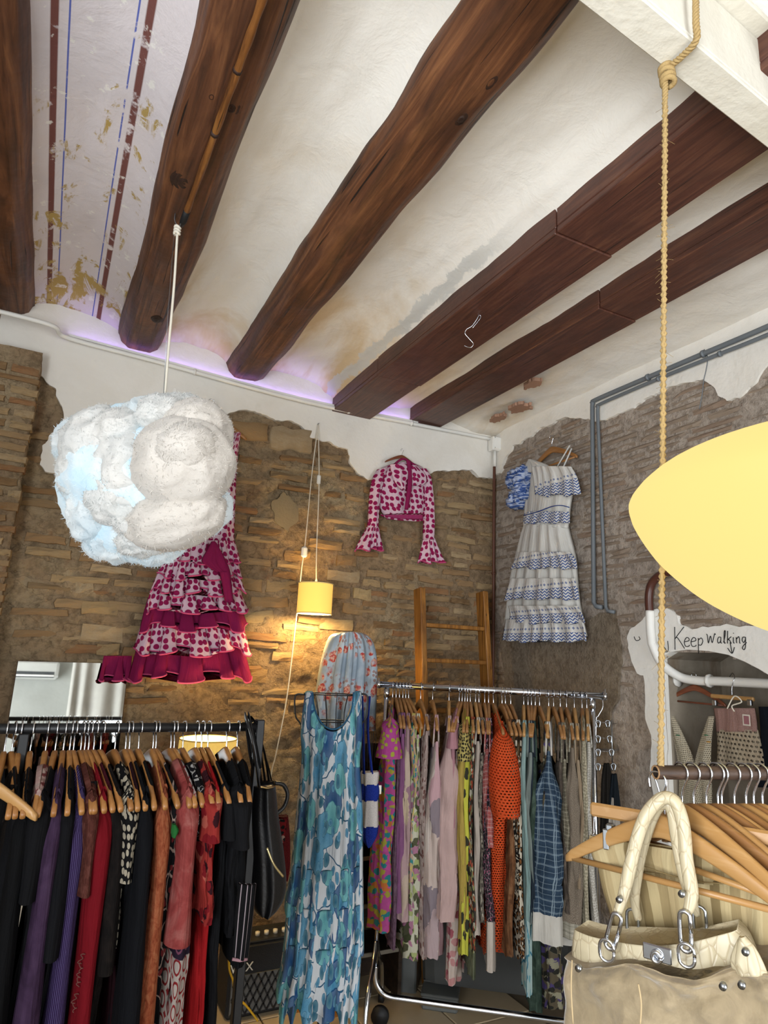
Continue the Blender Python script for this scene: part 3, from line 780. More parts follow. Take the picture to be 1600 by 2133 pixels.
M_CT_M = m_cotton('half_lit_cotton', 'cac8c4', (.45, .75, .92), .11)
M_CT_C = m_cotton('thick_cotton', 'ccc3b8', (.6, .75, .85), .03)
for m_ in (M_CT_K, M_CT_G, M_CT_M, M_CT_C): m_.cycles.emission_sampling = 'NONE'
def puff(c, rx, ry, rz, seed, sub=4, amp=.16, rot=0):
    import bmesh
    bm = bmesh.new(); bmesh.ops.create_icosphere(bm, subdivisions=sub, radius=1)
    right, up, fw_ = c2w(V((1, 0, 0))), c2w(V((0, -1, 0))), c2w(V((0, 0, 1)))
    r2, u2 = right * cos(rot) + up * sin(rot), up * cos(rot) - right * sin(rot)
    vs_ = []
    for v in bm.verts:
        n_ = v.co.normalized()
        b1 = 1 - abs(noise.noise(n_ * 1.6 + V((seed, 0, 0)))) * 2
        b2 = 1 - abs(noise.noise(n_ * 3.0 + V((0, seed, 0)))) * 2
        b3 = noise.fractal(n_ * 9 + V((seed, seed, 0)), .8, 2, 3)
        s_ = 1 + amp * (b1 - .5) + amp * .22 * (b2 - .5) + .016 * b3
        q = n_ * s_
        vs_.append(V(c) + r2 * q.x * rx + u2 * q.z * ry + fw_ * q.y * rz)
    fs_ = [tuple(x.index for x in f.verts) for f in bm.faces]; bm.free()
    return MB().add(vs_, fs_)
k_ = Dc / F
cl = thing('cloud_lamp', 'large white cotton cloud lamp glowing pale blue', 'lamp', tuple(dep(300, 1000, Dc)))
part(cl, 'cotton_core', puff(dep(300, 1005, Dc + .02), 158 * k_, 156 * k_, .26, 3.3, 5, .16), M_CT_K)
for (x, y, dd, rx, ry, rz, s, mt_, rot, am) in [
        (388, 965, -.19, 102, 92, .15, 1.2, M_CT_C, .2, .06), (372, 1080, -.16, 104, 60, .14, 5.7, M_CT_C, .25, .08), (418, 905, -.11, 74, 70, .14, 8.1, M_CT_C, 0, .08), (395, 935, -.25, 62, 50, .11, 3.1, M_CT_C, .1, .06), (345, 870, -.10, 56, 46, .12, 15.2, M_CT_M, 0, .1), (235, 1035, -.15, 56, 60, .11, 16.4, M_CT_M, .2, .12), (165, 985, -.06, 46, 64, .12, 17.5, M_CT_M, 0, .12), (250, 900, -.12, 60, 46, .11, 18.8, M_CT_M, .2, .12), (300, 1120, -.10, 62, 40, .1, 19.3, M_CT_M, 0, .12),
        (320, 878, -.02, 74, 48, .14, 2.4, M_CT_G, 0, .2), (385, 860, .0, 62, 38, .12, 7.4, M_CT_M, 0, .2), (215, 925, -.06, 84, 72, .15, 4.4, M_CT_M, 0, .2), (270, 985, -.14, 72, 86, .12, 9.3, M_CT_M, 0, .18),
        (160, 930, .03, 50, 58, .12, 6.1, M_CT_G, 0, .2), (205, 1070, -.05, 62, 66, .14, 3.8, M_CT_G, 0, .2), (240, 1120, -.02, 66, 52, .12, 2.9, M_CT_G, 0, .2), (320, 1135, -.01, 64, 42, .12, 1.9, M_CT_G, 0, .2), (440, 1050, -.04, 50, 60, .13, 6.6, M_CT_G, .3, .2), (455, 965, -.03, 40, 62, .12, 11.6, M_CT_M, .1, .2), (180, 1005, -.04, 50, 60, .12, 12.6, M_CT_G, .1, .2), (285, 1075, -.15, 46, 48, .09, 13.1, M_CT_M, .1, .2)]:
    part(cl, 'cotton_puff', puff(dep(302 + (x - 302) * .93, y, Dc + dd), rx * .95 * k_, ry * k_, rz, s, 5, am, rot), mt_)
fz = MB(); R = random.Random(12)
for o_ in [x for x in COL.objects if x.parent == cl and x.name.startswith('cotton')]:
    vv_ = o_.data.vertices; m_ = o_.data.materials[0]; off_ = rootloc(cl); f_ = MB()
    for k in range(1500 if 'core' not in o_.name else 2500):
        q = vv_[R.randrange(len(vv_))]; p_ = q.co + off_; n_ = q.normal
        tg = n_.orthogonal().normalized(); tg.rotate(Matrix.Rotation(R.uniform(0, 6.28), 3, n_)); sd_ = n_.cross(tg)
        l_ = R.uniform(.006, .018); w_ = R.uniform(.0006, .0012); p1_ = p_ + n_ * l_ * .38 + tg * l_ * .5; p2_ = p_ + n_ * l_ * R.uniform(.3, .6) + tg * l_
        f_.add([p_ - n_ * .002 - sd_ * w_, p_ - n_ * .002 + sd_ * w_, p1_ + sd_ * w_ * .7, p1_ - sd_ * w_ * .7, p2_], [(0, 1, 2, 3), (3, 2, 4)])
    fo = part(o_, 'fluff', f_, m_); fo['kind'] = 'stuff'; fo.location = (0, 0, 0)
top = dep(342, 845, Dc)
part(cl, 'cord', MB().tube(cr([hook + V((0, 0, -.03)), lerp(hook, top, .35) + V((.002, 0, 0)), lerp(hook, top, .7), top], 8), .0045, 8), M_CORD)
part(cl, 'support_wire', MB().tube([hook + V((-.012, 0, .01)), lerp(hook, top, .5) + V((-.012, 0, 0)), top + V((-.004, 0, 0))], .0012, 5), M_STEEL)
kn = hook + V((0, 0, -.045)); kb = MB()
for a in range(3): kb.tube([kn + V((.009 * cos(x), .009 * sin(x), -.012 + a * .012 + .003 * sin(2 * x))) for x in [j * pi / 6 for j in range(13)]], .0055, 6)
part(cl, 'cord_knot', kb, M_CORD)
zb = BZ[1] - .012
pts = [onZ(378, 470, zb - .02), onZ(384, 455, zb - .012), onZ(440, 300, zb - .010), onZ(490, 160, zb - .014), onZ(540, 20, zb - .012), onZ(575, -90, zb - .01)]
r = thing('cane_stick', 'thin brown cane stick fixed along the timber beam above the cloud', 'stick', tuple(pts[0]))
part(r, 'cane', MB().tube(cr(pts[1:], 8), [.011 + .0012 * sin(i * 1.3) for i in range(8 * 4 + 1)], 8), wood('cane', '3a2010', '7a4c22', '9a6a34', 1, 1.5, .45))
part(r, 'tape', MB().tube([pts[0], lerp(pts[0], pts[1], .6), lerp(pts[1], pts[2], .12)], [.008, .013, .0125], 8), M_BLKP)
for s_ in (.5, .78): part(r, 'binding', MB().tube([lerp(pts[1], pts[4], s_), lerp(pts[1], pts[4], s_ + .012)], .0135, 8), plain('2c170c', .7))
part(r, 'hook_screw', MB().tube(cr([hook + V((-.012, 0, .05)), hook + V((-.014, 0, .0)), hook + V((0, 0, -.028)), hook + V((.01, 0, -.01))], 5), .0025, 6), M_STEEL)
# wire S-hook under the fourth beam
q = lambda x, y, z=BZ[3] - .05: onZ(x, y, z)
h0 = onZ(999, 656, BZ[3] - .002)
def flatpt(x, y): return onP(x, y, h0, c2w(V((0, 0, 1))))
r = thing('wire_hook', 'thin steel S-hook hanging under the flat dark beam', 'hook', tuple(h0))
part(r, 'wire', MB().tube(cr([h0 + V((0, 0, .02)), flatpt(997, 658), flatpt(984, 678), flatpt(972, 686), flatpt(969, 695), flatpt(978, 706), flatpt(986, 716), flatpt(980, 724), flatpt(967, 720)], 6), .0022, 6), M_CHR)
part(r, 'crosswire', MB().tube(cr([flatpt(999, 656), flatpt(1001, 662), flatpt(984, 684)], 5), .0016, 6), M_CHR)
# ------------------------------------------------------------------ pendant with drum shade
nail = onY(663, 884, YB - .03); sc_ = onY(656, 1247, YB - .19)
sc_ = V((nail.x + (sc_.x - nail.x) * .9, sc_.y, sc_.z))
k2 = proj(sc_)[2] / F; Rsh, Hsh = 36 * k2, 62 * k2
t = NT('lit_shade'); M_SHADE = t.fin('e8c060', .9, None, spec=.1, emit=(.95, .57, .12), es=.62)
t = NT('lit_shade_inside'); M_SHIN = t.fin('fff0c0', .9, None, spec=.1, emit=(1, .82, .42), es=1.6)
pd = thing('pendant_lamp', 'small yellow drum shade pendant lamp glowing against the brick wall', 'lamp', tuple(sc_))
prof = [(Rsh, -Hsh / 2), (Rsh, Hsh / 2)]
part(pd, 'shade', MB().lathe(prof, 40, sc_), M_SHADE)
part(pd, 'shade_lining', MB().lathe([(Rsh - .003, Hsh / 2 - .001), (Rsh - .003, -Hsh / 2 + .001)], 40, sc_), M_SHIN)
for s_ in (-1, 1): part(pd, 'rim', MB().tube([sc_ + V((Rsh * cos(a), Rsh * sin(a), s_ * Hsh / 2)) for a in [j * pi / 20 for j in range(41)]], .003, 6), plain('e2c988', .8))
part(pd, 'bulb', MB().lathe([(.001, -.045), (.02, -.038), (.028, -.015), (.022, .01), (.013, .03), (.013, .045)], 16, sc_ + V((0, 0, .0))), plain('fff2d0', .5, emit=(1, .85, .5), es=3, name='bulb'))
part(pd, 'socket', MB().lathe([(.016, .04), (.017, .07), (.010, .085), (.004, .11)], 14, sc_), M_WHP)
part(pd, 'spider', MB().tube([sc_ + V((-Rsh, 0, Hsh / 2 - .004)), sc_ + V((0, 0, Hsh / 2 + .01)), sc_ + V((Rsh, 0, Hsh / 2 - .004))], .002, 5), M_STEEL)
cn = sc_ + V((0, 0, .1))
part(pd, 'cord', MB().tube(cr([nail, lerp(nail, cn, .4) + V((.002, -.02, 0)), lerp(nail, cn, .8), cn], 6), .0032, 6), M_CORD)
sl = lerp(nail, cn, .38) + V((0, -.02, 0))
part(pd, 'cord_slider', MB().bbox(sl, (.022, .016, .055), .005), M_WHP, False)
part(pd, 'nail', MB().tube([nail + V((0, .04, 0)), nail + V((0, -.01, .004))], .003, 6), M_STEEL)
sw = onY(634, 1150, YB - .10)
c2_ = [nail, onY(650, 985, YB - .06), onY(640, 1090, YB - .08), sw]
part(pd, 'switch_cord', MB().tube(cr(c2_, 6), .0032, 6), M_CORD)
c3_ = [sw, onY(629, 1180, YB - .10), onY(617, 1290, YB - .12), onY(598, 1450, YB - .12), onY(575, 1570, YB - .13), onY(564, 1625, YB - .13), onY(556, 1800, YB - .12)]
part(pd, 'plug_cord', MB().tube(cr(c3_, 6), .0035, 6), M_CORD)
part(pd, 'switch', MB().bbox(sw, (.035, .025, .062), .009), M_WHP, False)
point('pendant_bulb_light', sc_ + V((0, 0, -.055)), 20, (1, .70, .30), .03)
# ------------------------------------------------------------------ floor lamp behind the black rail
lc = onY(432, 1560, YB - .42); k3 = proj(lc)[2] / F; Rl = 58 * k3
fl = thing('floor_lamp', 'round woven lampshade glowing yellow behind the black rail', 'lamp', (lc.x, lc.y, 0))
t = NT('woven_shade'); u_ = t.co('UV', (160, 60, 1)); wv = t.noise(u_, 1, 2)
M_WOV = t.fin('c99b3c', .9, t.bump(wv, .4, .004), spec=.1, emit=t.mix(wv, (.80, .58, .18), (.55, .34, .07)), es=.75)
z1 = lc.z + .045; hh = .26
part(fl, 'lamp_shade', MB().lathe([(Rl * 1.08, z1 - hh), (Rl, z1)], 40, (lc.x, lc.y, 0)), M_WOV)
part(fl, 'shade_lining', MB().lathe([(Rl - .003, z1 - .001), (Rl * 1.08 - .003, z1 - hh)], 40, (lc.x, lc.y, 0)), M_SHIN)
part(fl, 'rim', MB().tube([V((lc.x + Rl * cos(a), lc.y + Rl * sin(a), z1)) for a in [j * pi / 20 for j in range(41)]], .003, 6), plain('d8b060', .8))
part(fl, 'pole', MB().tube([(lc.x, lc.y, .02), (lc.x, lc.y, z1 - .2)], .012, 8), M_BLK)
part(fl, 'base', MB().lathe([(.001, .025), (.13, .02), (.14, .002)], 24, (lc.x, lc.y, 0)), M_BLK)
point('floor_lamp_light', (lc.x, lc.y, z1 - .09), 9, (1, .72, .34), .03)
# ------------------------------------------------------------------ big yellow pendant close to the camera
yc_ = dep(1760, 1048, 1.18); k4 = 1.18 / F
t = NT('yellow_lamp'); M_YL = t.fin('4a3c18', .6, None, spec=.1, emit=(1.0, .78, .28), es=.92)
yl_ = thing('yellow_pendant_lamp', 'big glowing yellow lens-shaped pendant lamp at the right edge', 'lamp', tuple(yc_))
up_ = [(1338, 1041), (1346, 1022), (1366, 998), (1400, 970), (1450, 945), (1520, 923), (1600, 905), (1690, 893)]
lo_ = [(1341, 1062), (1350, 1090), (1375, 1135), (1405, 1176), (1460, 1230), (1520, 1272), (1600, 1312), (1690, 1338)]
prof = [(.001, -312 * k4)] + [((1760 - x) * k4, -(y - 1048) * k4) for x, y in reversed(lo_)] + [((1760 - x) * k4, -(y - 1048) * k4) for x, y in up_] + [(.02, 160 * k4)]
pp = cr([(a, 0, b) for a, b in prof], 4)
part(yl_, 'shade', MB().lathe([(max(q.x, .001), q.z) for q in pp], 64, yc_), M_YL)
part(yl_, 'cap', MB().lathe([(.001, .03), (.03, .028), (.035, 0)], 20, yc_ + V((0, 0, 160 * k4))), M_WHP)
part(yl_, 'cord', MB().tube([yc_ + V((0, 0, 160 * k4)), V((yc_.x, yc_.y, 3.3))], .004, 6), M_CORD)
# ------------------------------------------------------------------ ladder
M_LAD = wood('ladder_wood', '5b3614', '8a5a22', 'a97638', 2, 1.4, .5, .15)
lt = [(onY(874, 1233, YB - .22)), (onY(1004, 1240, YB - .22))]
ld = thing('wooden_ladder', 'honey brown wooden ladder leaning in the corner behind the chrome rack', 'ladder', (lt[0].x + .2, YB - .6, 0))
lean = V((0, -.11, -1)).normalized()
hl = lt[0].z / abs(lean.z) + .0
zz = [1240, 1305, 1376, 1478, 1590, 1700, 1800]
rot_l = Matrix.Rotation(-math.atan(.11), 3, 'X')
for p0 in lt:
    c = p0 + lean * (hl / 2 - .02)
    b = MB().bbox(c, (.036, .085, hl), .004, rot_l); part(ld, 'rail', b, M_LAD, False)
w_l = lt[1].x - lt[0].x
for yy_ in (1306, 1378, 1480, 1570, 1660, 1750, 1840):
    c = lt[0] + V((w_l / 2, 0, 0)) + lean * (lt[0].z - onY(938, yy_, YB - .25).z)
    part(ld, 'rung', MB().bbox(c, (w_l - .036, .082, .024), .004), M_LAD, False)
# ------------------------------------------------------------------ hanging rail on a rope, right foreground
E0 = dep(1366, 1612, 1.30); E1 = dep(1610, 1608, 1.352)
bd = (E1 - E0); bd.z = 0; bd.normalize(); E0.z = E1.z = (E0.z + E1.z) / 2
rl = thing('hanging_rail', 'dark brown wooden rail hung from a rope in the right foreground', 'rail', tuple(E0))
M_RAIL = wood('rail_wood', '2b1e16', '45342a', '5a463a', 0, 1.5, .5, .1)
Lb = (XR - .01 - E0.x) / bd.x if bd.x > .3 else 1.1
mb = MB().tube([E0, E0 + bd * Lb], .0135, 16, False); part(rl, 'rail_tube', mb, M_RAIL)
part(rl, 'bore', MB().tube([E0 + bd * Lb, E0 + bd * .0005], .0105, 16, False), plain('241a12', .8))
part(rl, 'end_ring', MB().tube([E0 + (V((0, 0, 1)) * cos(a) + bd.cross(V((0, 0, 1))) * sin(a)) * .012 for a in [j * pi / 12 for j in range(25)]], .0018, 6), plain('8a6a48', .7))
knot = onZ(1386, 148, ZW - .01)
r = thing('hanging_rope', 'frayed tan rope tied round the white beam holding the rail', 'rope', tuple(E0 + V((0, 0, .02))))
M_ROPE = plain('a08658', .9, bumpy=.5, bs=200, name='rope_fibre')
path = [onZ(1449, -60, ZW + .16), onZ(1450, 40, ZW + .03), onZ(1450, 84, ZW - .008), onZ(1420, 118, ZW - .012), knot]
rope_end = E0 + bd * .012 + V((0, 0, .012))
body = path + [lerp(knot, rope_end, s_) + V((0, .0, 0)) for s_ in (.02, .2, .4, .6, .8, 1)]
dense = cr(body, 24); Lr = 0
for st in range(3):
    pts = []; nrm = None; Lr = 0
    for i, q_ in enumerate(dense):
        t_ = (dense[min(i + 1, len(dense) - 1)] - dense[max(i - 1, 0)]).normalized()
        if nrm is None: nrm = t_.orthogonal().normalized()
        nrm = (nrm - t_ * nrm.dot(t_)).normalized(); bi = t_.cross(nrm)
        if i: Lr += (q_ - dense[i - 1]).length
        a = Lr * 2 * pi / .026 + st * 2 * pi / 3
        pts.append(q_ + (nrm * cos(a) + bi * sin(a)) * .0039)
    part(r, 'strand', MB().tube(cr([p_ for p_ in pts], 2), .0041, 6), M_ROPE)
kb = MB()
for j in range(4):
    cc = knot + V((.002 * j, -.002, -.012 * j + .006)); nn = V((.3 * (j % 2) - .15, .1, 1)).normalized(); ux = nn.orthogonal().normalized(); uy = nn.cross(ux)
    kb.tube([cc + (ux * cos(a) + uy * sin(a)) * .013 for a in [i * pi / 8 for i in range(17)]], .0065, 7)
part(r, 'knot', kb, M_ROPE)
hb = MB(); R = random.Random(3)
for i in range(70):
    s_ = R.choice([R.uniform(.15, .36), R.uniform(.55, .85), R.uniform(0, 1)]); q_ = lerp(knot, rope_end, s_)
    a = R.uniform(0, 2 * pi); o = V((cos(a), sin(a), R.uniform(-.8, .6)))
    hb.tube([q_ + o * .005, q_ + o * R.uniform(.010, .022) + V((0, 0, R.uniform(-.006, .006)))], .0004, 3)
o = part(r, 'frayed_fibres', hb, M_ROPE); o['kind'] = 'stuff'
# ------------------------------------------------------------------ fabrics (all patterns run in metres on the cloth's own UV)
CK = [1.0]                                            # darkens cloth colours per group, in place of dimmer light on them
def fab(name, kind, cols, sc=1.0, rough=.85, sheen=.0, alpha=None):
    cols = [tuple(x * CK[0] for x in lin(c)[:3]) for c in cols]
    t = NT(name); uv = t.co('UV')
    wob = t.noise(uv, 30, 2, .5, 0, 1)
    wv = t.noise(t.co('UV', (1, 1, 1)), 900, 1)
    soft = t.noise(uv, 8, 3)
    al = None
    def C(i): return cols[i % len(cols)]
    if kind == 'solid':
        l0 = lin(C(0)); col = t.mix(soft, (l0[0] * .78, l0[1] * .78, l0[2] * .78), tuple(min(1, x * 1.18) for x in l0[:3]))
    elif kind == 'dots':
        d = t.vor(uv, 28 * sc, .55, dim='2D'); d2 = t.vor(t.co('UV', loc=(.5, .3, 0)), 60 * sc, .8, dim='2D')
        col = t.mix(t.step(d, .39, .36), C(0), C(1))
    elif kind == 'floral':
        col = C(0)
        for i in range(1, len(cols)):
            u = t.vadd(t.co('UV', loc=(.37 * i, .71 * i, 0)), t.noise(uv, 22 * sc, 3, .6, 0, 1), .05 / sc)
            d = t.vor(u, (9 + 3 * i) * sc, 1.0, dim='2D')
            col = t.mix(t.step(d, .30, .27), col, C(i))
    elif kind == 'bigfloral':
        e = t.vor(t.vadd(t.co('UV', loc=(.2, .1, 0)), t.noise(uv, 9, 2, .5, 0, 1), .10), 6.5, 1, 'DISTANCE_TO_EDGE', 'Distance', '2D')
        col = t.mix(t.step(e, .022, .014), C(0), C(1))
        for i in range(2, len(cols)):
            big = i < 5
            sc_i = [5.2, 4.6, 5.6, 13, 15][(i - 2) % 5]; r_ = [.30, .29, .27, .23, .20][(i - 2) % 5]
            u0 = t.co('UV', (1.25, .8, 1) if big else (1.4, .7, 1), (.31 * i, .57 * i, 0), (0, 0, .5 * (i % 3)))
            u = t.vadd(u0, t.noise(t.co('UV', loc=(i, 0, 0)), 17, 2, .5, 0, 1), .05 if big else .025)
            d = t.vor(u, sc_i, .75, dim='2D')
            pn_ = t.noise(u0, 26, 2, .5, .6)
            fill = t.mix(t.step(d, .0, r_), t.mix(.35, C(i), (.01, .05, .14)), t.mix(.10, C(i), (.7, .85, .9)))
            ln = t.math('FRACT', t.math('MULTIPLY', pn_, 5.0))
            if big: fill = t.mix(t.math('MULTIPLY', t.step(ln, .07, .03), .6), fill, t.mix(.6, C(i), (.01, .05, .12)))
            edge = t.mix(t.step(d, r_ - .025, r_ - .015), fill, t.mix(.6, C(i), (.01, .05, .12)))
            col = t.mix(t.step(d, r_, r_ - .008), col, edge)
    elif kind == 'geo':
        v = t.vor(t.vadd(t.co('UV', (1, .55, 1)), wob, .05), 14 * sc, 1, 'F1', 'Color', '2D')
        col = t.ramp(t.sep(v)[0], [(i / len(cols), c) for i, c in enumerate(cols)], True)
    elif kind == 'plaid':
        x, y, z = t.sep(uv)
        fx, fy = t.math('FRACT', t.math('MULTIPLY', x, 16 * sc)), t.math('FRACT', t.math('MULTIPLY', y, 16 * sc))
        col = t.mix(t.math('MULTIPLY', t.step(fx, .5, .52), .45), C(0), C(1)); col = t.mix(t.math('MULTIPLY', t.step(fy, .5, .52), .45), col, C(1))
        for f_ in (fx, fy):
            for o_, w_ in ((.25, .028), (.33, .02), (.78, .02)):
                col = t.mix(t.math('MULTIPLY', t.step(t.math('ABSOLUTE', t.math('SUBTRACT', f_, o_)), w_, w_ * .6), .75), col, C(2))
    elif kind == 'stripes':
        x, y, z = t.sep(uv); fx = t.math('FRACT', t.math('ADD', t.math('MULTIPLY', x, 14 * sc), t.math('MULTIPLY', soft, .1)))
        col = t.ramp(fx, [(i / len(cols), c) for i, c in enumerate(cols)], True)
    elif kind == 'leopard':
        u = t.vadd(uv, wob, .02); d = t.vor(u, 34 * sc, 1, dim='2D')
        col = t.mix(t.step(d, .5, .45), C(0), C(1)); col = t.mix(t.step(d, .26, .22), col, C(2))
    elif kind == 'zebra':
        w = t.noise(t.co('UV', (14, 46, 1)), 1 * sc, 2, .5, 1.0); col = t.mix(t.step(w, .48, .52), C(0), C(1))
    elif kind == 'dye':
        n_ = t.noise(uv, 14 * sc, 5, .65, .8); col = t.ramp(n_, [(.3, C(0)), (.5, C(1)), (.7, C(2))])
    elif kind == 'rings':
        x, y, z = t.sep(uv)
        fx = t.math('SUBTRACT', t.math('FRACT', t.math('MULTIPLY', x, 26 * sc)), .5); fy = t.math('SUBTRACT', t.math('FRACT', t.math('MULTIPLY', y, 17 * sc)), .5)
        rr = t.math('SQRT', t.math('ADD', t.math('MULTIPLY', fx, fx), t.math('MULTIPLY', fy, fy)))
        ring = t.step(t.math('ABSOLUTE', t.math('SUBTRACT', rr, .33)), .07, .05)
        col = t.mix(ring, C(0), C(1)); col = t.mix(t.step(rr, .56, .6), col, C(1))
        blk = t.step(t.math('ABSOLUTE', t.math('SUBTRACT', t.math('FRACT', t.math('MULTIPLY', y, 2.1)), .34)), .085, .08)
        col = t.mix(blk, col, t.mix(ring, '1d1420', '5c3444'))
    elif kind == 'tweed':
        col = t.ramp(t.noise(uv, 320, 3, .8), [(.35, C(0)), (.5, C(1)), (.62, C(2))])
    elif kind == 'vine':
        u = t.vadd(uv, t.noise(uv, 20, 3, .5, 0, 1), .05); e = t.vor(u, 16 * sc, 1, 'DISTANCE_TO_EDGE', 'Distance', '2D')
        col = t.mix(t.step(e, .05, .03), C(0), C(1)); d = t.vor(u, 24 * sc, 1, dim='2D'); col = t.mix(t.step(d, .2, .16), col, C(-1))
    elif kind == 'net':
        x, y, z = t.sep(uv); row = t.math('FLOOR', t.math('MULTIPLY', y, 95 * sc))
        fx = t.math('SUBTRACT', t.math('FRACT', t.math('ADD', t.math('MULTIPLY', x, 95 * sc), t.math('MULTIPLY', row, .5))), .5)
        fy = t.math('SUBTRACT', t.math('FRACT', t.math('MULTIPLY', y, 95 * sc)), .5)
        rr = t.math('SQRT', t.math('ADD', t.math('MULTIPLY', fx, fx), t.math('MULTIPLY', t.math('MULTIPLY', fy, fy), 1.5)))
        al = t.step(rr, .30, .34); col = t.mix(soft, C(0), C(1))
    elif kind == 'chevron':                          # embroidered border: zigzags, measured up from the hem in v
        x, y, z = t.sep(uv)
        zz = t.math('ABSOLUTE', t.math('SUBTRACT', t.math('FRACT', t.math('MULTIPLY', x, 38 * sc)), .5))
        ph = t.math('ADD', y, t.math('MULTIPLY', zz, .024)); st = t.math('FRACT', t.math('MULTIPLY', ph, 58))
        zig = t.math('MULTIPLY', t.step(st, .5, .56), t.step(y, .045, .042))
        fx = t.math('SUBTRACT', t.math('FRACT', t.math('MULTIPLY', x, 38 * sc)), .5); fy = t.math('SUBTRACT', t.math('FRACT', t.math('MULTIPLY', y, 38)), .5)
        fl_ = t.math('MULTIPLY', t.step(t.math('ADD', t.math('ABSOLUTE', fx), t.math('ABSOLUTE', fy)), .36, .30), t.math('MULTIPLY', t.step(y, .045, .048), t.step(y, .088, .084)))
        col = t.mix(t.math('MULTIPLY', zig, .95), C(0), C(1)); col = t.mix(t.math('MULTIPLY', fl_, .75), col, C(1))
    elif kind == 'roses':
        col = t.mix(t.step(soft, .35, .65), C(0), C(1))
        x, y, z = t.sep(uv)
        area_ = t.math('MULTIPLY', t.step(t.noise(uv, 8, 2), .47, .53), 1.0)
        u = t.vadd(uv, wob, .012)
        d = t.vor(u, 19 * sc, .9, dim='2D'); pet = t.noise(u, 70, 2)
        col = t.mix(t.math('MULTIPLY', t.step(t.vor(u, 44 * sc, 1, dim='2D'), .30, .26), area_), col, C(4))
        col = t.mix(t.math('MULTIPLY', t.step(d, .34, .31), area_), col, t.mix(t.step(pet, .45, .55), C(2), C(3)))
    bmp = t.bump(wv, .12, .001)
    bmp = t.bump(soft, .25, .01, bmp)
    bmp = t.bump(t.noise(t.co('UV', (24, 3.2, 1)), 1, 3, .55, .8), .4, .03, bmp)
    return t.fin(col, rough, bmp, spec=.1, sheen=sheen, alpha=al)
def S(c, **k): return fab('cloth_' + c, 'solid', [c], **k)

# ------------------------------------------------------------------ cloth builders
def rows_at(rows, v):
    k = v * (len(rows) - 1); i = min(int(k), len(rows) - 2); t_ = k - i
    a, b = rows[i], rows[i + 1]; return [lerp(p_, q_, t_) for p_, q_ in zip(a, b)]
def dens(rows, n=6):
    pts = [V((r[0], r[1], r[2])) for r in rows]
    return [tuple(p_) for p_ in cr(pts, n)]
def frontal(rows, pl, nrm, bulge=.03, nf=5, fa0=.002, fa1=.008, nu=40, nv=40, seed=0, th=.008, off=.0, hem=0.0, smoothrows=True, vhem=False, lump=0, omega=0., outw=False):
    """cloth seen from the front: rows (y, xl, xr) traced on the plane it hangs in, with bulge, folds and a closed back"""
    rw_ = dens(rows) if smoothrows else rows
    R = random.Random(seed); ph, p2, p3 = R.uniform(0, 6), R.uniform(0, 6), R.uniform(.8, 1.6)
    nrm = V(nrm).normalized()
    try:
        pl(800, 1000, 0.); pl3 = lambda x, y: pl(x, y, off)
    except TypeError:
        pl3 = lambda x, y: pl(x, y) + nrm * off
    tops = [pl(r[1], r[0]) for r in rw_]
    z_end = pl((rw_[-1][1] + rw_[-1][2]) / 2, rw_[-1][0])
    def fold(u, v): 
        w = sin(2 * pi * nf * u + ph + p3 * sin(2 * pi * u * 1.3 + p2) + .5 * sin(3 * v + p2)); return w
    mb = MB(); vs_, uv_, fs_ = [], [], []
    N = 2 * nu
    for j in range(nv + 1):
        v = j / nv; y, xl, xr = rows_at(rw_, v)
        A = lerp(fa0, fa1, v ** 1.2)
        wid = (pl(xr, y) - pl(xl, y)).length
        for i in range(N):
            fr = i <= nu
            u = i / nu if fr else (N - i) / nu
            f_ = fold(u, v)
            yy = y + hem * v * v * (f_ * .5 + .5 * sin(2 * pi * u * 2.3 + ph))
            P_ = pl3(lerp(xl, xr, u), yy)
            if omega: P_ = P_ - (pl(xr, y) - pl(xl, y)).normalized() * omega * A * sin(2 * (2 * pi * nf * u + ph + p3 * sin(2 * pi * u * 1.3 + p2))) * sin(pi * u)
            d = bulge * (max(0, sin(pi * u)) ** .6) + (A * (.35 + .8 * (f_ + 1)) if outw else A * f_) + (lump * fb((u * 3, v * 3, seed), 1.5, 3) if lump else 0)
            if not fr: d -= th + .5 * bulge * (max(0, sin(pi * u)) ** .6)
            vs_.append(P_ + nrm * d)
            uv_.append([0, (P_.z - z_end.z) + (0 if vhem else 1)])
    row = vs_[int(nv * .7) * N:int(nv * .7) * N + N]; acc = [0.]
    for i in range(1, N): acc.append(acc[-1] + (row[i] - row[i - 1]).length)
    for j in range(nv + 1):
        for i in range(N): uv_[j * N + i][0] = (acc[i] if i <= nu else acc[nu] + acc[nu] - acc[i]) - acc[nu] / 2 + 5 + seed * .37
    uv_ = [tuple(q_) for q_ in uv_]
    for j in range(nv):
        for i in range(N):
            a, b = j * N + i, j * N + (i + 1) % N
            fs_.append((a, b, b + N, a + N))
    fs_.append(tuple(range(N))); fs_.append(tuple(nv * N + i for i in range(N - 1, -1, -1)))
    mb.add(vs_, fs_, uv_)
    mb.hem = [vs_[nv * N + i].copy() for i in range(nu + 1)]
    return mb
def hwood(name, a, b, c):
    t = NT(name); n_ = t.noise(t.co('Object', (4, 60, 60)), 1, 3, .5, .6)
    oi = t.new('ShaderNodeObjectInfo')
    col = t.ramp(n_, [(.25, b), (.5, b), (.8, c)]); col = t.mix(t.math('MULTIPLY', oi.outputs['Random'], .45), col, a)
    return t.fin(col, .38, None, spec=.4)
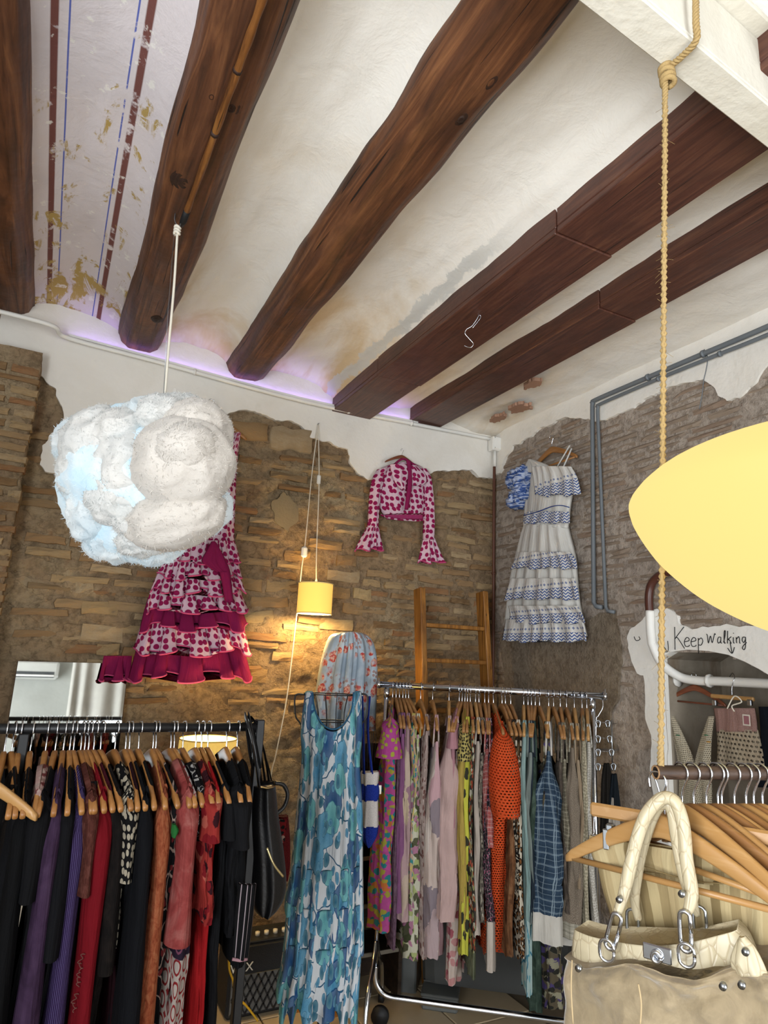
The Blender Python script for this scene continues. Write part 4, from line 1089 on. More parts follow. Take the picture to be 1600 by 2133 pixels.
# wooden hanger, built once; t = along the shoulders (local x), s = along the rail (local y)
M_HW1 = hwood('amber_hanger_wood', '6e4420', '936434', 'a87a48')
M_HW2 = hwood('tan_hanger_wood', '6b4626', '8c6238', 'a07a4e')
M_HW3 = hwood('pine_hanger_wood', '8a6438', 'a87f4c', 'b99464')
M_HW4 = hwood('red_brown_hanger_wood', '4a2416', '6d3a24', '855036')
HWID = .215
def hz_(t_): return -.072 - .098 * (abs(t_) / HWID) ** 1.35
def hanger_parts():
    hk = MB().tube(cr([(-.0165, 0, -.012), (-.0175, 0, .004), (-.010, 0, .0165), (.003, 0, .0175), (.0145, 0, .009), (.0155, 0, -.006), (.006, 0, -.026), (0, 0, -.045), (0, 0, -.078)], 5), .0021, 7)
    def sh(u, v):
        t_ = (v * 2 - 1) * HWID; e = abs(t_) / HWID
        hh = lerp(.021, .011, e) * (1 if e < .97 else .7); tt = lerp(.0085, .0065, e)
        a = 2 * pi * u; ca, sa = cos(a), sin(a)
        x_ = abs(ca) ** .6 * (1 if ca > 0 else -1); z_ = abs(sa) ** .6 * (1 if sa > 0 else -1)
        return (t_, x_ * tt + .004 * e * e, hz_(t_) - .006 + z_ * hh)
    sm = MB().grid(sh, 12, 36, lambda u, v: (u * .1, v * .4), True); n = 12
    k = len(sm.v); sm.f += [tuple(range(n - 1, -1, -1)), tuple(k - n + i for i in range(n))]
    br = MB().tube([(-HWID * .93, .003, hz_(HWID) - .004), (HWID * .93, .003, hz_(HWID) - .004)], .006, 8)
    return hk, sm, br
_hk, _sm, _br = hanger_parts()
HM = {}
def hanger(o, rz, label, wood_m=None, bar=True, group=None, name='wooden_hanger', scale=1.0, roll=0, tilt=0):
    wood_m = wood_m or M_HW2
    if wood_m.name not in HM: HM[wood_m.name] = (_hk.mesh('hook', M_CHR), _sm.mesh('shoulders', wood_m), _br.mesh('bar', wood_m))
    h = tag(link(name, None, None, o, (roll, tilt, rz), (scale,) * 3), label, 'hanger', group)
    a, b, c = HM[wood_m.name]
    link('hook', a, h); link('shoulders', b, h)
    if bar: link('bar', c, h)
    return h
class Rail:
    def __init__(s, p0, p1, near=.19):
        s.p0, s.p1 = V(p0), V(p1); s.d = (s.p1 - s.p0); s.L = s.d.length; s.d = s.d.normalized(); s.z = s.p0.z
        n_ = V((s.d.y, -s.d.x, 0));
        if n_.dot(CAM - s.p0) < 0: n_ = -n_
        s.n = n_.normalized(); s.near = near
    def at(s, x, y, off): return onP(x, y, s.p0 + s.n * off, s.n)
def hang(rail, hx, hy, strip, yb, mat, name, label, cat='garment', hl=None, wood_m=None, top='shoulder', wtop=.19, wbot=.20, sleeve=None, yref=1800, seed=0, neck=.07, drop=.0, group='clothes', folds=3, bar=False, hem=None, far=1.0, strapm=None, skirt0=None, hgroup=None, sl_m=None, fa=.35):
    P0 = rail.at(hx, hy, 0); P0 = rail.p0 + rail.d * (P0 - rail.p0).dot(rail.d)
    L_, R_ = rail.at(strip[0], yref, rail.near), rail.at(strip[1], yref, rail.near)
    sl_, sr_ = (L_ - rail.p0).dot(rail.d), (R_ - rail.p0).dot(rail.d)
    sc = (sl_ + sr_) / 2; th = abs(sr_ - sl_) / 2 * 1.12; s0 = (P0 - rail.p0).dot(rail.d)
    dirv = (rail.d * (sc - s0) + rail.n * rail.near)
    tx = -dirv.normalized()                           # +t points away from the camera
    ty = V((-tx.y, tx.x, 0)); rz = math.atan2(tx.y, tx.x)
    zb = rail.at((strip[0] + strip[1]) / 2, yb, rail.near).z - P0.z
    O = V((P0.x, P0.y, rail.z + .0))
    if hl: hanger((O.x, O.y, O.z), rz, hl, wood_m, bar, hgroup or group.replace('clothes', 'hangers'))
    R = random.Random(seed * 13 + 5); ph = R.uniform(0, 6)
    loc = V((O.x, O.y, O.z + zb))
    g = thing(name, label, cat, tuple(loc), group)
    M3 = lambda t_, s_, z_: O + tx * t_ + ty * s_ + V((0, 0, z_))
    nu, nv = 52, 34
    def ztop(t_):
        e = abs(t_)
        if top == 'strap': return -.27 - drop + .05 * (1 - (e / wtop) ** 2) * -1
        z0 = hz_(min(e, HWID)) + .017 - (.5 * max(0, e - HWID))
        if e < neck: z0 = lerp(hz_(neck) - .05 - drop, z0, (e / neck) ** 3)
        return z0
    def body(u, v):
        a = 2 * pi * u; ca, sa = cos(a), sin(a)
        w0 = wtop; w = lerp(w0, wbot, v ** .8); xx = (abs(ca) ** .75) * (1 if ca > 0 else -1)
        zt = ztop(xx * w0); z = lerp(zt, zb * (1 + .0 * xx), v)
        k = smooth(v * 3.5); tt = lerp(.001 if top != 'strap' else .012, .0145, smooth(v / .03)) if v < .03 else lerp(.0145, th, smooth((v - .03) * 3.5))
        yy = (abs(sa) ** .55) * (1 if sa > 0 else -1) * tt
        A = tt * fa * smooth(v * 2)
        yy += A * sin(xx * folds * 3.2 + ph + .8 * sin(2.2 * v + ph)) * (.6 + .4 * abs(sa))
        w *= 1 + .04 * sin(7 * v + ph) * k + .10 * k * fb((sa * 2.5, v * 2, seed), 1.5, 3)
        yy += .35 * tt * k * fb((xx * 2.2, v * 1.6 + sa, seed * .7), 1.6, 3)
        z += .012 * v * sin(xx * 9 + ph)
        cx_ = .018 * fb((seed + v * 1.5, 3, 1), 1.0, 2) * k
        return M3(xx * w, yy + cx_, z)
    def buv(u, v): return (u * 2.1 * (wtop + wbot) + seed * .31, lerp(0, zb, v) + seed * .23)
    b = MB().grid(body, nu, nv, buv)
    bo = part(g, 'body', b, mat)
    if top == 'strap':
        for s_ in (-1, 1):
            st = MB()
            for q_ in (-1, 1):
                st.tube(cr([M3(s_ * .15, q_ * .004, hz_(.15) + .016), M3(s_ * .155, q_ * .010, hz_(.155) - .05), M3(s_ * .15, q_ * .012, ztop(.15) - .01)], 4), .0045, 6)
            part(g, 'strap', st, strapm or mat)
    if sleeve:
        sl_len, sw_, ang = sleeve
        for s_ in (-1, 1):
            def sv(u, v, s_=s_):
                a = 2 * pi * u
                c_t = s_ * lerp(wtop - .015, wtop + ang * sl_len, v); z = hz_(HWID) + .026 - sl_len * v
                w = lerp(.045, sw_, v) * lerp(.15, 1, smooth(v / .18))
                return M3(c_t + cos(a) * w, sin(a) * min(th * 1.05 + .006, w) * (1 + .15 * sin(5 * v + ph)) , z + (-.02 * cos(a) * s_ * (1 - v)))
            part(g, 'sleeve', MB().grid(sv, 18, 20, lambda u, v: (u * .3 + seed * .3, -v * sl_len), False), sl_m or mat)
    if hem:
        hm, hh = hem
        def hv(u, v):
            p_ = body(u, 1.0); q_ = body(u, .9); 
            c0 = M3(0, 0, 0); out = V((p_.x - O.x, p_.y - O.y, 0)) * .03 * v
            return V((p_.x, p_.y, p_.z + .004 - hh * v)) + out
        part(g, 'hem_band', MB().grid(hv, nu, 4, lambda u, v: (u, -v * hh)), hm)
    g['_'] = 1; del g['_']
    return g, M3, zb, th
# ------------------------------------------------------------------ black clothes rack, left
zk = 1.385
p0 = onZ(0, 1531, zk); p1 = onZ(532, 1504, zk)
yk = (p0.y + p1.y) / 2
A0, A1 = V((onY(0, 1531, yk).x - .25, yk, zk)), V((onY(536, 1505, yk).x, yk, zk))
RK1 = Rail(A0, A1, .20)
ybar1 = lambda x: lerp(1531, 1506, x / 520)
rk = thing('clothes_rack', 'black metal clothes rack crowded with dark clothes at the left', 'rack', (A0.x, yk, 0))
part(rk, 'top_bar', MB().tube([A0, A1], .0135, 14), M_BLK)
xpost = onY(46, 1560, yk).x
for xx, zt in ((xpost, zk - .012), (A1.x + .008, zk + .022)):
    part(rk, 'post', MB().bbox((xx, yk, zt / 2 + .03), (.026, .03, zt - .06), .003), M_BLK, False)
    part(rk, 'foot', MB().bbox((xx, yk, .075), (.03, .5, .03), .004), M_BLK, False)
    for s_ in (-.22, .22):
        part(rk, 'caster', MB().tube([(xx - .014, yk + s_, .03), (xx + .014, yk + s_, .03)], .03, 16), M_BLKP)
part(rk, 'lower_bar', MB().tube([(xpost, yk, .1), (A1.x, yk, .1)], .011, 10), M_BLK)
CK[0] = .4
K = S('101012'); K2 = S('17171a'); DK = fab('black_brown_print', 'dye', ['0f0c0c', '1a1412', '2c2420'], 1.5)
EMB = fab('black_vine_embroidery', 'vine', ['141214', 'b59a8c', '7d2b2b'], .8)
L1 = 'wooden hanger on the black rack holding the '
def r1(hx, strip, mat, name, label, short, yb=2300, **k):
    k.setdefault('wood_m', M_HW1); k.setdefault('group', 'clothes on the black rack')
    k['seed'] = int(hx)
    return hang(RK1, hx, ybar1(hx), strip, yb, mat, name, label, hl=L1 + short if short else None, yref=1800, hgroup='wooden hangers on the black rack', **k)
r1(14, (-60, -12), fab('olive_brown', 'dye', ['2a2118', '3a2f22', '4a3c2c']), 'strappy_camisole', 'olive brown strappy top at the far left of the black rack', 'olive brown strappy top', top='strap', drop=-.05, wtop=.15)
r1(44, (-14, 24), S('1c1613'), 'strappy_camisole', 'very dark brown satin top with thin straps on the black rack', 'dark brown satin top', top='strap', drop=-.08, wtop=.15)
r1(30, (0, 36), K2, 'long_cardigan', 'black long cardigan between the brown satin and black jumper', 'black long cardigan', wtop=.18)
r1(68, (20, 50), K, 'knit_jumper', 'black long-sleeved jumper left of the pink floral scarf on the black rack', 'black jumper next to the pink scarf', sleeve=(.6, .04, .05))
r1(100, (52, 66), fab('pink_rose_scarf', 'floral', ['caa49a', '8d4a4a', 'd8bcb0'], 2), 'floral_scarf', 'pale pink floral scarf end hanging between two black tops', 'pink floral scarf', yb=1790, wtop=.17, wbot=.19)
r1(120, (52, 84), K2, 'cardigan', 'black cardigan between the pink scarf and the purple shirt', 'black cardigan left of the purple shirt', sleeve=(.22, .06, .0))
r1(137, (84, 116), fab('purple_crinkle', 'dye', ['352338', '4c3552', '5c4462'], .7), 'crinkled_shirt', 'dusty purple crinkled long shirt on the black rack', 'dusty purple crinkled shirt', sleeve=(.62, .045, .03), wtop=.2, fa=.6)
r1(150, (116, 140), S('17171b'), 'knit_camisole', 'charcoal plain top between the two purple garments', 'charcoal top between the purple garments', sleeve=(.35, .05, .02))
r1(158, (142, 172), fab('purple_rib', 'stripes', ['33204a', '33204a', '3e2a58', '75689a'], 9), 'ribbed_cardigan', 'violet ribbed knit long top with pale stripes on the black rack', 'violet ribbed knit top', sleeve=(.7, .045, .0))
r1(173, (170, 186), fab('rust_lace', 'dye', ['4a2420', '6b3a30', '85534a'], 3), 'lace_camisole', 'rust brown lace top with short sleeve on the black rack', 'rust brown lace top', yb=1812, sleeve=(.22, .05, .0), wtop=.2)
r1(181, (178, 190), S('1b1416'), 'strappy_camisole', 'black strap top under the bare hanger tip on the black rack', 'black strap top with bare hanger tip', top='strap', wtop=.15)
g, M3, zb, th = r1(189, (190, 218), fab('deep_red', 'solid', ['8c1220']), 'knit_dress', 'deep red long dress with pale lettering near the hem', 'deep red long dress', wtop=.2, sleeve=(.55, .05, .02))
for y0, n_ in ((1985, 7), (2068, 4)):
    pts = []
    for k in range(n_ * 6):
        yy = y0 + k * 1.7; pts.append(onP(172 - (yy - 1985) * .16 + (3.5 + 2.5 * sin(k * .71)) * sin(k * 1.1 + .8 * sin(k * .5)) + 2.5 * sin(k * .37), yy + 2 * cos(k * 1.1), RK1.p0 + RK1.n * .238, RK1.n))
    part(g, 'lettering', MB().tube(cr(pts, 3), .0012, 4), S('8a5850'))
r1(200, (216, 228), S('4a0f1c'), 'knit_camisole', 'dark wine top right behind the deep red dress', 'dark wine top', wtop=.17)
r1(214, (226, 252), DK, 'printed_blouse', 'black and brown printed blouse beside the dotted openwork top', 'black and brown printed blouse', sleeve=(.4, .05, .02))
r1(244, (250, 270), fab('black_white_dots', 'dots', ['121113', 'c9bda6'], 1.6), 'openwork_camisole', 'black openwork top with cream dots on the black rack', 'cream dotted black top', sleeve=(.2, .045, .0), wtop=.2, yb=1960)
r1(266, (266, 282), S('2c0d16'), 'velvet_camisole', 'dark maroon top between black garments mid rack', 'dark maroon top', wtop=.17)
r1(274, (276, 304), S('121318'), 'black_coat', 'black coat with long smooth sleeve mid rack', 'black coat', sleeve=(.65, .06, .04), wtop=.215)
r1(293, (300, 318), K, 'black_vest', 'narrow black vest left of the orange sleeve', 'narrow black vest', wtop=.16)
r1(323, (318, 346), fab('orange_lace', 'dye', ['6e2f1e', 'a3573a', 'b8704c'], 2.2), 'lace_dress', 'burnt orange lace dress with red shoulder on the black rack', 'burnt orange lace dress', sleeve=(.75, .04, .0), wtop=.2, sl_m=fab('orange_lace_sleeve', 'dye', ['8a3a22', 'b5623f', 'c67e56'], 3))
r1(329, (342, 374), EMB, 'embroidered_dress', 'black dress with embroidered vines beside the burnt orange lace', 'black vine embroidered dress', wtop=.19)
r1(360, (368, 398), fab('pink_red_denim', 'dye', ['8c3433', 'b0504c', 'c47a72'], .8), 'denim_jacket', 'washed pinkish red jacket with snap cuff on the black rack', 'washed pinkish red jacket', yb=1800, sleeve=(.36, .05, .0), wtop=.205)
r1(367, (374, 414), fab('red_white_rings', 'rings', ['cdbfb4', '9a2c2e'], 1.0), 'patterned_dress', 'white dress with red ring pattern and black band', 'red ring patterned dress', wtop=.2)
r1(385, (404, 416), fab('black_white_leaf', 'vine', ['141216', 'c8c4c0', 'c8c4c0'], 1.3), 'printed_camisole', 'black and white leaf printed top behind the red ring dress', 'black and white leaf top', yb=1750, wtop=.19)
r1(412, (416, 444), fab('coral_chiffon', 'floral', ['b23a34', 'd06a5a', '3c141c', '8e1c24'], .8), 'chiffon_blouse', 'coral red chiffon blouse with dark flowers on the black rack', 'coral red chiffon blouse', yb=1905, sleeve=(.12, .06, .0), wtop=.2, wbot=.24)
r1(424, (432, 456), fab('bright_red', 'solid', ['b01a1e']), 'long_skirt', 'bright red plain long dress on the black rack', 'bright red long dress', wtop=.19)
r1(437, (455, 476), K2, 'black_blouse', 'black short-sleeved blouse right of the bright red dress', 'black blouse beside the bright red dress', sleeve=(.12, .06, .0), wtop=.19)
r1(476, (476, 506), S('19191c'), 'tee_shirt', 'black T-shirt with soft sleeves near the end of the black rack', 'black T-shirt near the rack end', sleeve=(.14, .07, .0), wtop=.2, yb=1940)
g, M3, zb, th = r1(498, (496, 524), K, 'sleeveless_dress', 'black sleeveless dress with striped skirt panel at the rack end', 'black sleeveless dress at the rack end', wtop=.175, yb=2005)
part(g, 'striped_panel', frontal([(1840, 496, 534), (1900, 490, 528), (1996, 483, 516)], lambda x, y: onP(x, y, RK1.p0 + RK1.n * .225, RK1.n), RK1.n, .015, 2, .002, .004, 16, 20, 4), fab('white_pinstripe', 'stripes', ['111113', '111113', '111113', '111113', '111113', 'b9a9ae'], 4.5))
part(g, 'pink_edge', MB().tube([onP(x, y, RK1.p0 + RK1.n * .235, RK1.n) for x, y in ((484, 1998), (500, 2001), (515, 1998))], .004, 6), S('c99aa2'))
# snap on the jacket, bare hanger end hanging in front at the far left
sb_ = onP(485, 1760, RK1.p0 + RK1.n * .26, RK1.n)
bh = onP(-66, 1535, RK1.p0, RK1.n)
hanger((bh.x, yk - .11, zk - .005), radians(-32), 'pale wooden hanger swung out towards the camera at the far left of the black rack', M_HW3, False, 'wooden hangers on the black rack')
solo('leaf_brooch', frontal([(1716, 358, 366), (1730, 356, 373), (1744, 358, 366)], lambda x, y: onP(x, y, RK1.p0 + RK1.n * .225, RK1.n), RK1.n, .01, 1, 0, .003, 10, 8), S('2f7a3a'), 'small green cloth leaf on the black embroidered dress', 'ornament', tuple(onP(365, 1744, RK1.p0 + RK1.n * .225, RK1.n)))
# black tote bags over the end of the rack
M_LEA = plain('111113', .42, 0, .5, bumpy=.25, bs=180, name='black_leather')
pt = lambda x, y, o=.06: onP(x, y, V((A1.x, yk, 0)) + RK1.n * o, RK1.n)
tb_ = thing('black_tote_bag', 'big black leather tote hung over the end of the black rack', 'bag', tuple(pt(560, 1900)))
part(tb_, 'bag_body', frontal([(1636, 524, 573), (1700, 520, 580), (1780, 523, 592), (1850, 524, 596), (1890, 528, 580), (1902, 535, 560)], pt, RK1.n, .05, 2, .003, .006, 30, 30, 3, .03), M_LEA)
for (a, b, c, d, e) in ((500, 516, 512, 526, 0), (520, 540, 532, 545, .02)):
    pts = [pt(540, 1640, .09 - e), pt(530, 1560, .10 - e), pt(514 + e * 300, 1500, .05 - e), pt(512 + e * 300, 1495, -.01), pt(522, 1560, -.05), pt(532, 1640, -.02)]
    part(tb_, 'strap', MB().tube(cr(pts, 6), .011, 8, True, .35), M_LEA)
part(tb_, 'zip', MB().tube(cr([pt(556, 1766, .13), pt(570, 1800, .135), pt(590, 1826, .13)], 6), .0035, 6), plain('c8b98a', .3, .9))
pt2 = lambda x, y: onP(x, y, V((A1.x, yk + .14, 0)), RK1.n)
tb2 = thing('black_shopper_bag', 'flat black shopper bag with round handle behind the leather tote', 'bag', tuple(pt2(560, 1720)))
part(tb2, 'bag_body', frontal([(1627, 530, 571), (1680, 528, 572), (1760, 526, 575)], pt2, RK1.n, .02, 1, .001, .003, 20, 14, 6, .02), K2)
part(tb2, 'handle', MB().tube(cr([pt2(572, 1631), pt2(590, 1635), pt2(599, 1655), pt2(592, 1680), pt2(576, 1695)], 6), .007, 8), M_LEA)
for x0 in (533, 541, 549):
    part(tb2, 'strap', MB().tube(cr([pt2(x0 + 12, 1632), pt2(x0, 1560), V((A1.x - .02 + (x0 - 541) * .0012, yk + .02, zk + .018)), pt(x0 - 14, 1560, .03), pt(x0 - 6, 1600, .04)], 6), .009, 8, True, .3), K2)
pt3 = lambda x, y: onP(x, y, V((A1.x, yk + .24, 0)), RK1.n)
rb = thing('red_bag', 'dark red woven bag half hidden behind the black tote', 'bag', tuple(pt3(585, 1830)))
part(rb, 'bag_body', frontal([(1698, 566, 600), (1740, 566, 604), (1800, 570, 604), (1832, 578, 598)], pt3, RK1.n, .03, 2, .002, .004, 20, 16, 7, .02), fab('dark_red_weave', 'tweed', ['3a0c10', '6d1a1e', '8a2a2c']))
part(rb, 'strap', MB().tube(cr([pt3(575, 1700), pt3(560, 1600), V((A1.x - .01, yk + .03, zk + .016)), V((A1.x - .01, yk - .03, zk + .012))], 6), .006, 8, True, .35), K2)
part(rb, 'tag', frontal([(1700, 572, 590), (1748, 575, 584)], pt3, RK1.n, .002, 1, 0, 0, 8, 6, 8, .002, .045), fab('red_tag', 'floral', ['8c1f24', 'c7a79a', '1a1a1a'], 3))
# amplifier and yellow strap behind the rack
pa_ = lambda x, y: onY(x, y, 3.22)
a, b = pa_(488, 1975), pa_(598, 2112)
am = thing('guitar_amplifier', 'small black guitar amplifier with diamond grille on the floor', 'amplifier', ((a.x + b.x) / 2, 3.3, 0))
hA = a.z; wA = b.x - a.x + .06; cxA = (a.x + b.x) / 2 + .02
part(am, 'cabinet', MB().bbox((cxA, 3.335, hA / 2 + .004), (wA, .2, hA - .008), .012), plain('141415', .7, bumpy=.4, bs=160), False)
part(am, 'control_panel', MB().bbox((cxA, 3.30, hA + .004), (wA * .92, .12, .012), .004), plain('1d1d1f', .4), False)
for k in range(6): part(am, 'knob', MB().tube([(cxA - wA * .35 + k * wA * .13, 3.29, hA + .008), (cxA - wA * .35 + k * wA * .13, 3.29, hA + .026)], .011, 12), plain('cfc6b4', .5))
gz1 = pa_(540, 2028).z; gr = MB(); gx0, gx1, gz0 = cxA - wA * .45, cxA + wA * .45, .03
part(am, 'grille_cloth', MB().box((cxA, 3.232, (gz0 + gz1) / 2), (wA * .92, .01, gz1 - gz0)), plain('5e5c58', .9), False)
n_ = 9
for sg in (-1, 1):
    for k in range(-8, n_ + 2):
        xa = gx0 + (gx1 - gx0) * k / n_; za = gz0; pts = []
        hgt = gz1 - gz0; slope = .55 * sg
        x_b = xa + slope * hgt
        s0, s1 = 0., 1.
        for lo, hi in ((gx0, gx1),):
            f = lambda s_: xa + slope * hgt * s_
            cand = [s_ / 40 for s_ in range(41) if lo <= f(s_ / 40) <= hi]
            if len(cand) < 2: continue
            s0, s1 = cand[0], cand[-1]
            part(am, 'grille_bar', MB().box((f((s0 + s1) / 2), 3.222, gz0 + hgt * (s0 + s1) / 2), (.006, .006, sqrt((hgt * (s1 - s0)) ** 2 + (f(s1) - f(s0)) ** 2)), Matrix.Rotation(math.atan(slope), 3, 'Y')), M_BLKP, False)
def text_mesh(txt, size, ext, name):
    cu = bpy.data.curves.new(name, 'FONT'); cu.body = txt; cu.size = size; cu.extrude = ext; cu.align_x = 'RIGHT'
    ob = bpy.data.objects.new(name, cu); COL.objects.link(ob)
    dg = bpy.context.evaluated_depsgraph_get(); me = bpy.data.meshes.new_from_object(ob.evaluated_get(dg))
    bpy.data.objects.remove(ob); return me
me = text_mesh('VOX', .05, .002, 'logo'); me.materials.append(plain('d8d4c8', .4))
lo_x = pa_(528, 2022)
o = link('logo', me, am, V((lo_x.x, 3.228, lo_x.z)) - am.location, (pi / 2, 0, 0))
ps = lambda x, y: onY(x, y, 3.0)
solo('yellow_strap', MB().tube(cr([ps(477, 1990), ps(478, 2020), ps(486, 2045), ps(490, 2080), ps(508, 2090), ps(525, 2110), ps(536, 2125)], 6), .012, 8, True, .35), plain('c49a1c', .6), 'yellow webbing strap hanging beside the amplifier', 'strap', tuple(ps(536, 2125)))
# ------------------------------------------------------------------ chrome clothes rack, middle
q0, q1 = onZ(800, 2075, .12), onZ(1160, 2126, .12)
d2_ = (q1 - q0).normalized(); n2_ = V((d2_.y, -d2_.x, 0))
if n2_.dot(CAM - q0) < 0: n2_ = -n2_
ta, tb2_ = onP(788, 1424, q0, n2_), onP(1262, 1452, q0, n2_)
zr2 = (ta.z + tb2_.z) / 2
A, B = V((ta.x, ta.y, zr2)), V((tb2_.x, tb2_.y, zr2))
RK2 = Rail(A, B, .19)
P2 = lambda x, y, o=0.: onP(x, y, A + RK2.n * o, RK2.n)
rk = thing('garment_rack', 'chrome garment rack on casters packed with colourful clothes', 'rack', (A.x, A.y, 0))
ux = RK2.d
part(rk, 'top_bar', MB().tube([A, B], .0155, 16), M_CHR)
for e_, s_ in ((A, 1), (B, -1)):
    part(rk, 'end_cap', MB().tube([e_ - ux * .004 * s_, e_ + ux * .012 * s_], .018, 16), M_CHR)
    part(rk, 'end_stop', MB().tube([e_ + ux * .003 * s_ + V((0, 0, -.02)), e_ + ux * .003 * s_ + V((0, 0, .032))], .0035, 8), M_CHR)
pl_, pr_ = A + ux * .045, B - ux * .06
zb_ = .12
fr_ = [pl_ + V((0, 0, -.01)), V((pl_.x, pl_.y, .8)), V((pl_.x, pl_.y, zb_ + .12))]
cor = cr([V((pl_.x, pl_.y, zb_ + .12)), V((pl_.x, pl_.y, zb_ + .05)) + ux * .006, V((pl_.x, pl_.y, zb_ + .006)) + ux * .05, V((pl_.x, pl_.y, zb_)) + ux * .12], 6)
cor2 = cr([V((pr_.x, pr_.y, zb_)) - ux * .12, V((pr_.x, pr_.y, zb_ + .006)) - ux * .05, V((pr_.x, pr_.y, zb_ + .05)) - ux * .006, V((pr_.x, pr_.y, zb_ + .12))], 6)
part(rk, 'post', MB().tube([fr_[0], fr_[1], fr_[2]], .0115, 14), M_CHR)
part(rk, 'post', MB().tube([pr_ + V((0, 0, -.01)), V((pr_.x, pr_.y, zb_ + .12))], .0115, 14), M_CHR)
part(rk, 'bottom_rail', MB().tube(cor + cor2, .0135, 14), M_CHR)
for e_ in (pl_, pr_):
    for s_ in (-1, 1):
        c = V((e_.x, e_.y, 0)); o_ = RK2.n * s_
        part(rk, 'leg', MB().tube(cr([c + V((0, 0, .34)), c + o_ * .05 + V((0, 0, .27)), c + o_ * .16 + V((0, 0, .19)), c + o_ * .20 + V((0, 0, .09)), c + o_ * .20 + V((0, 0, .045))], 6), .0115, 12), M_CHR)
        part(rk, 'caster', MB().tube([c + o_ * .20 - ux * .012 + V((0, 0, .028)), c + o_ * .20 + ux * .012 + V((0, 0, .028))], .027, 16), M_BLKP)
wc = P2(802, 2095); wc = V((pl_.x, pl_.y, .04)) + ux * .03
part(rk, 'caster', MB().tube([wc - RK2.n * .013, wc + RK2.n * .013], .04, 18), M_BLKP)
part(rk, 'post_collar', MB().tube([pl_ + V((0, 0, -.02)), pl_ + V((0, 0, -.06))], .0145, 12), M_CHR)
part(rk, 'post_collar', MB().tube([pr_ + V((0, 0, -.02)), pr_ + V((0, 0, -.06))], .0145, 12), M_CHR)
ybar2 = lambda x: lerp(1424, 1452, (x - 788) / 474)
L2 = 'wooden hanger on the chrome rack holding the '
def r2(hx, strip, mat, name, label, short, yb, **k):
    k.setdefault('group', 'clothes on the chrome rack'); k['seed'] = int(hx)
    return hang(RK2, hx, ybar2(hx), strip, yb, mat, name, label, hl=L2 + short if short else None, yref=k.pop('yref', 1800), hgroup='wooden hangers on the chrome rack', **k)
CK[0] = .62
FLP = fab('hot_pink_floral', 'floral', ['b4508f', 'c8743c', 'c05598', '2e7f86', 'a8a040'], 1.1)
r2(819, (781, 822), FLP, 'floral_dress', 'hot pink floral short-sleeved dress with orange and teal flowers', 'hot pink floral dress', 1946, sleeve=(.17, .055, .0), wtop=.19, sl_m=fab('hot_pink_sleeve', 'floral', ['b24c92', 'b2488e', 'a8a840'], 2.2))
r2(826, (820, 832), fab('crinkle_mauve', 'dye', ['4a3440', '6b5060', '82687a'], 2), 'crinkled_scarf', 'dark mauve crinkled garment with ragged hem beside the hot pink dress', 'dark mauve crinkled garment', 1985, wtop=.16, wbot=.2, top='strap')
r2(833, (824, 842), S('8a5a80'), 'slip_dress', 'plain mauve satin dress behind the hot pink one', 'plain mauve satin dress', 1900, wtop=.16, top='strap', drop=-.06)
r2(840, (834, 856), fab('mauve_beige_geo', 'geo', ['b89a9a', 'c9b49a', '9c7a86', 'c4b09e', 'a88a8e'], .8), 'retro_dress', 'beige and mauve dress with big retro curves', 'beige and mauve retro dress', 1926, wtop=.16, top='strap', drop=-.1)
r2(846, (854, 866), fab('pastel_floral', 'floral', ['c8a894', 'b88a90', '3f8f92', 'cfc069'], 1.5), 'summer_camisole', 'pastel flowered top with teal and yellow blossoms', 'pastel flowered top', 1838, wtop=.16, top='strap', drop=-.1)
r2(852, (860, 884), fab('green_leaf', 'floral', ['c9c6b0', '474d33', 'a9b276', '5a5a44', 'b07a92'], .8), 'leaf_dress', 'cream dress with big dark green leaves and lime hem', 'cream leaf-printed dress', 2012, wtop=.16, top='strap', drop=-.06)
r2(877, (878, 892), fab('taupe_rose', 'floral', ['a5928a', '7a5650', 'b7a49c'], 2), 'wrap_camisole', 'taupe wrap dress with dusty rose print beside the leaf dress', 'taupe rose print dress', 1996, wtop=.17, top='strap', drop=-.08)
r2(902, (888, 922), fab('patchwork_pink', 'geo', ['cbb8ae', 'b9a3a4', 'c8a2a6', 'd2c4ba', '8d8086'], .7), 'patchwork_dress', 'pale pink and grey patchwork halter dress', 'pale patchwork halter dress', 2000, top='strap', drop=-.04, wbot=.22, bar=True)
r2(936, (906, 956), S('c4a6a0'), 'plain_tunic', 'plain pale pink tunic with flared hem', 'plain pale pink tunic', 1903, top='strap', drop=-.1, wtop=.16, wbot=.25, wood_m=M_HW3)
r2(957, (930, 946), fab('dusty_pink', 'solid', ['b08088']), 'tie_blouse', 'dusty pink cap-sleeved blouse with long ties', 'dusty pink tie blouse', 1870, sleeve=(.11, .045, .0), wtop=.18)
r2(963, (932, 954), fab('rose_toile', 'floral', ['c9b8ac', 'a85c66', 'bf8a88'], 1.1), 'toile_skirt', 'long cream scarf dress with faded rose print', 'cream rose-print scarf dress', 2066, top='strap', wtop=.15, wbot=.14)
r2(969, (954, 972), fab('mustard', 'solid', ['b39a4e']), 'cotton_dress', 'mustard yellow plain dress with black-dotted sleeve', 'mustard yellow dress', 1965, sleeve=(.16, .04, .0), wtop=.185, sl_m=fab('mustard_dots', 'dots', ['b5a562', '2e2a22'], 2.2))
r2(974, (960, 980), fab('lemon_print', 'floral', ['cbc84e', 'cbc84e', '3a3a30'], .7), 'lemon_dress', 'lemon yellow dress with sparse black blossoms', 'lemon yellow dress', 1990, top='strap', drop=-.1, wtop=.16)
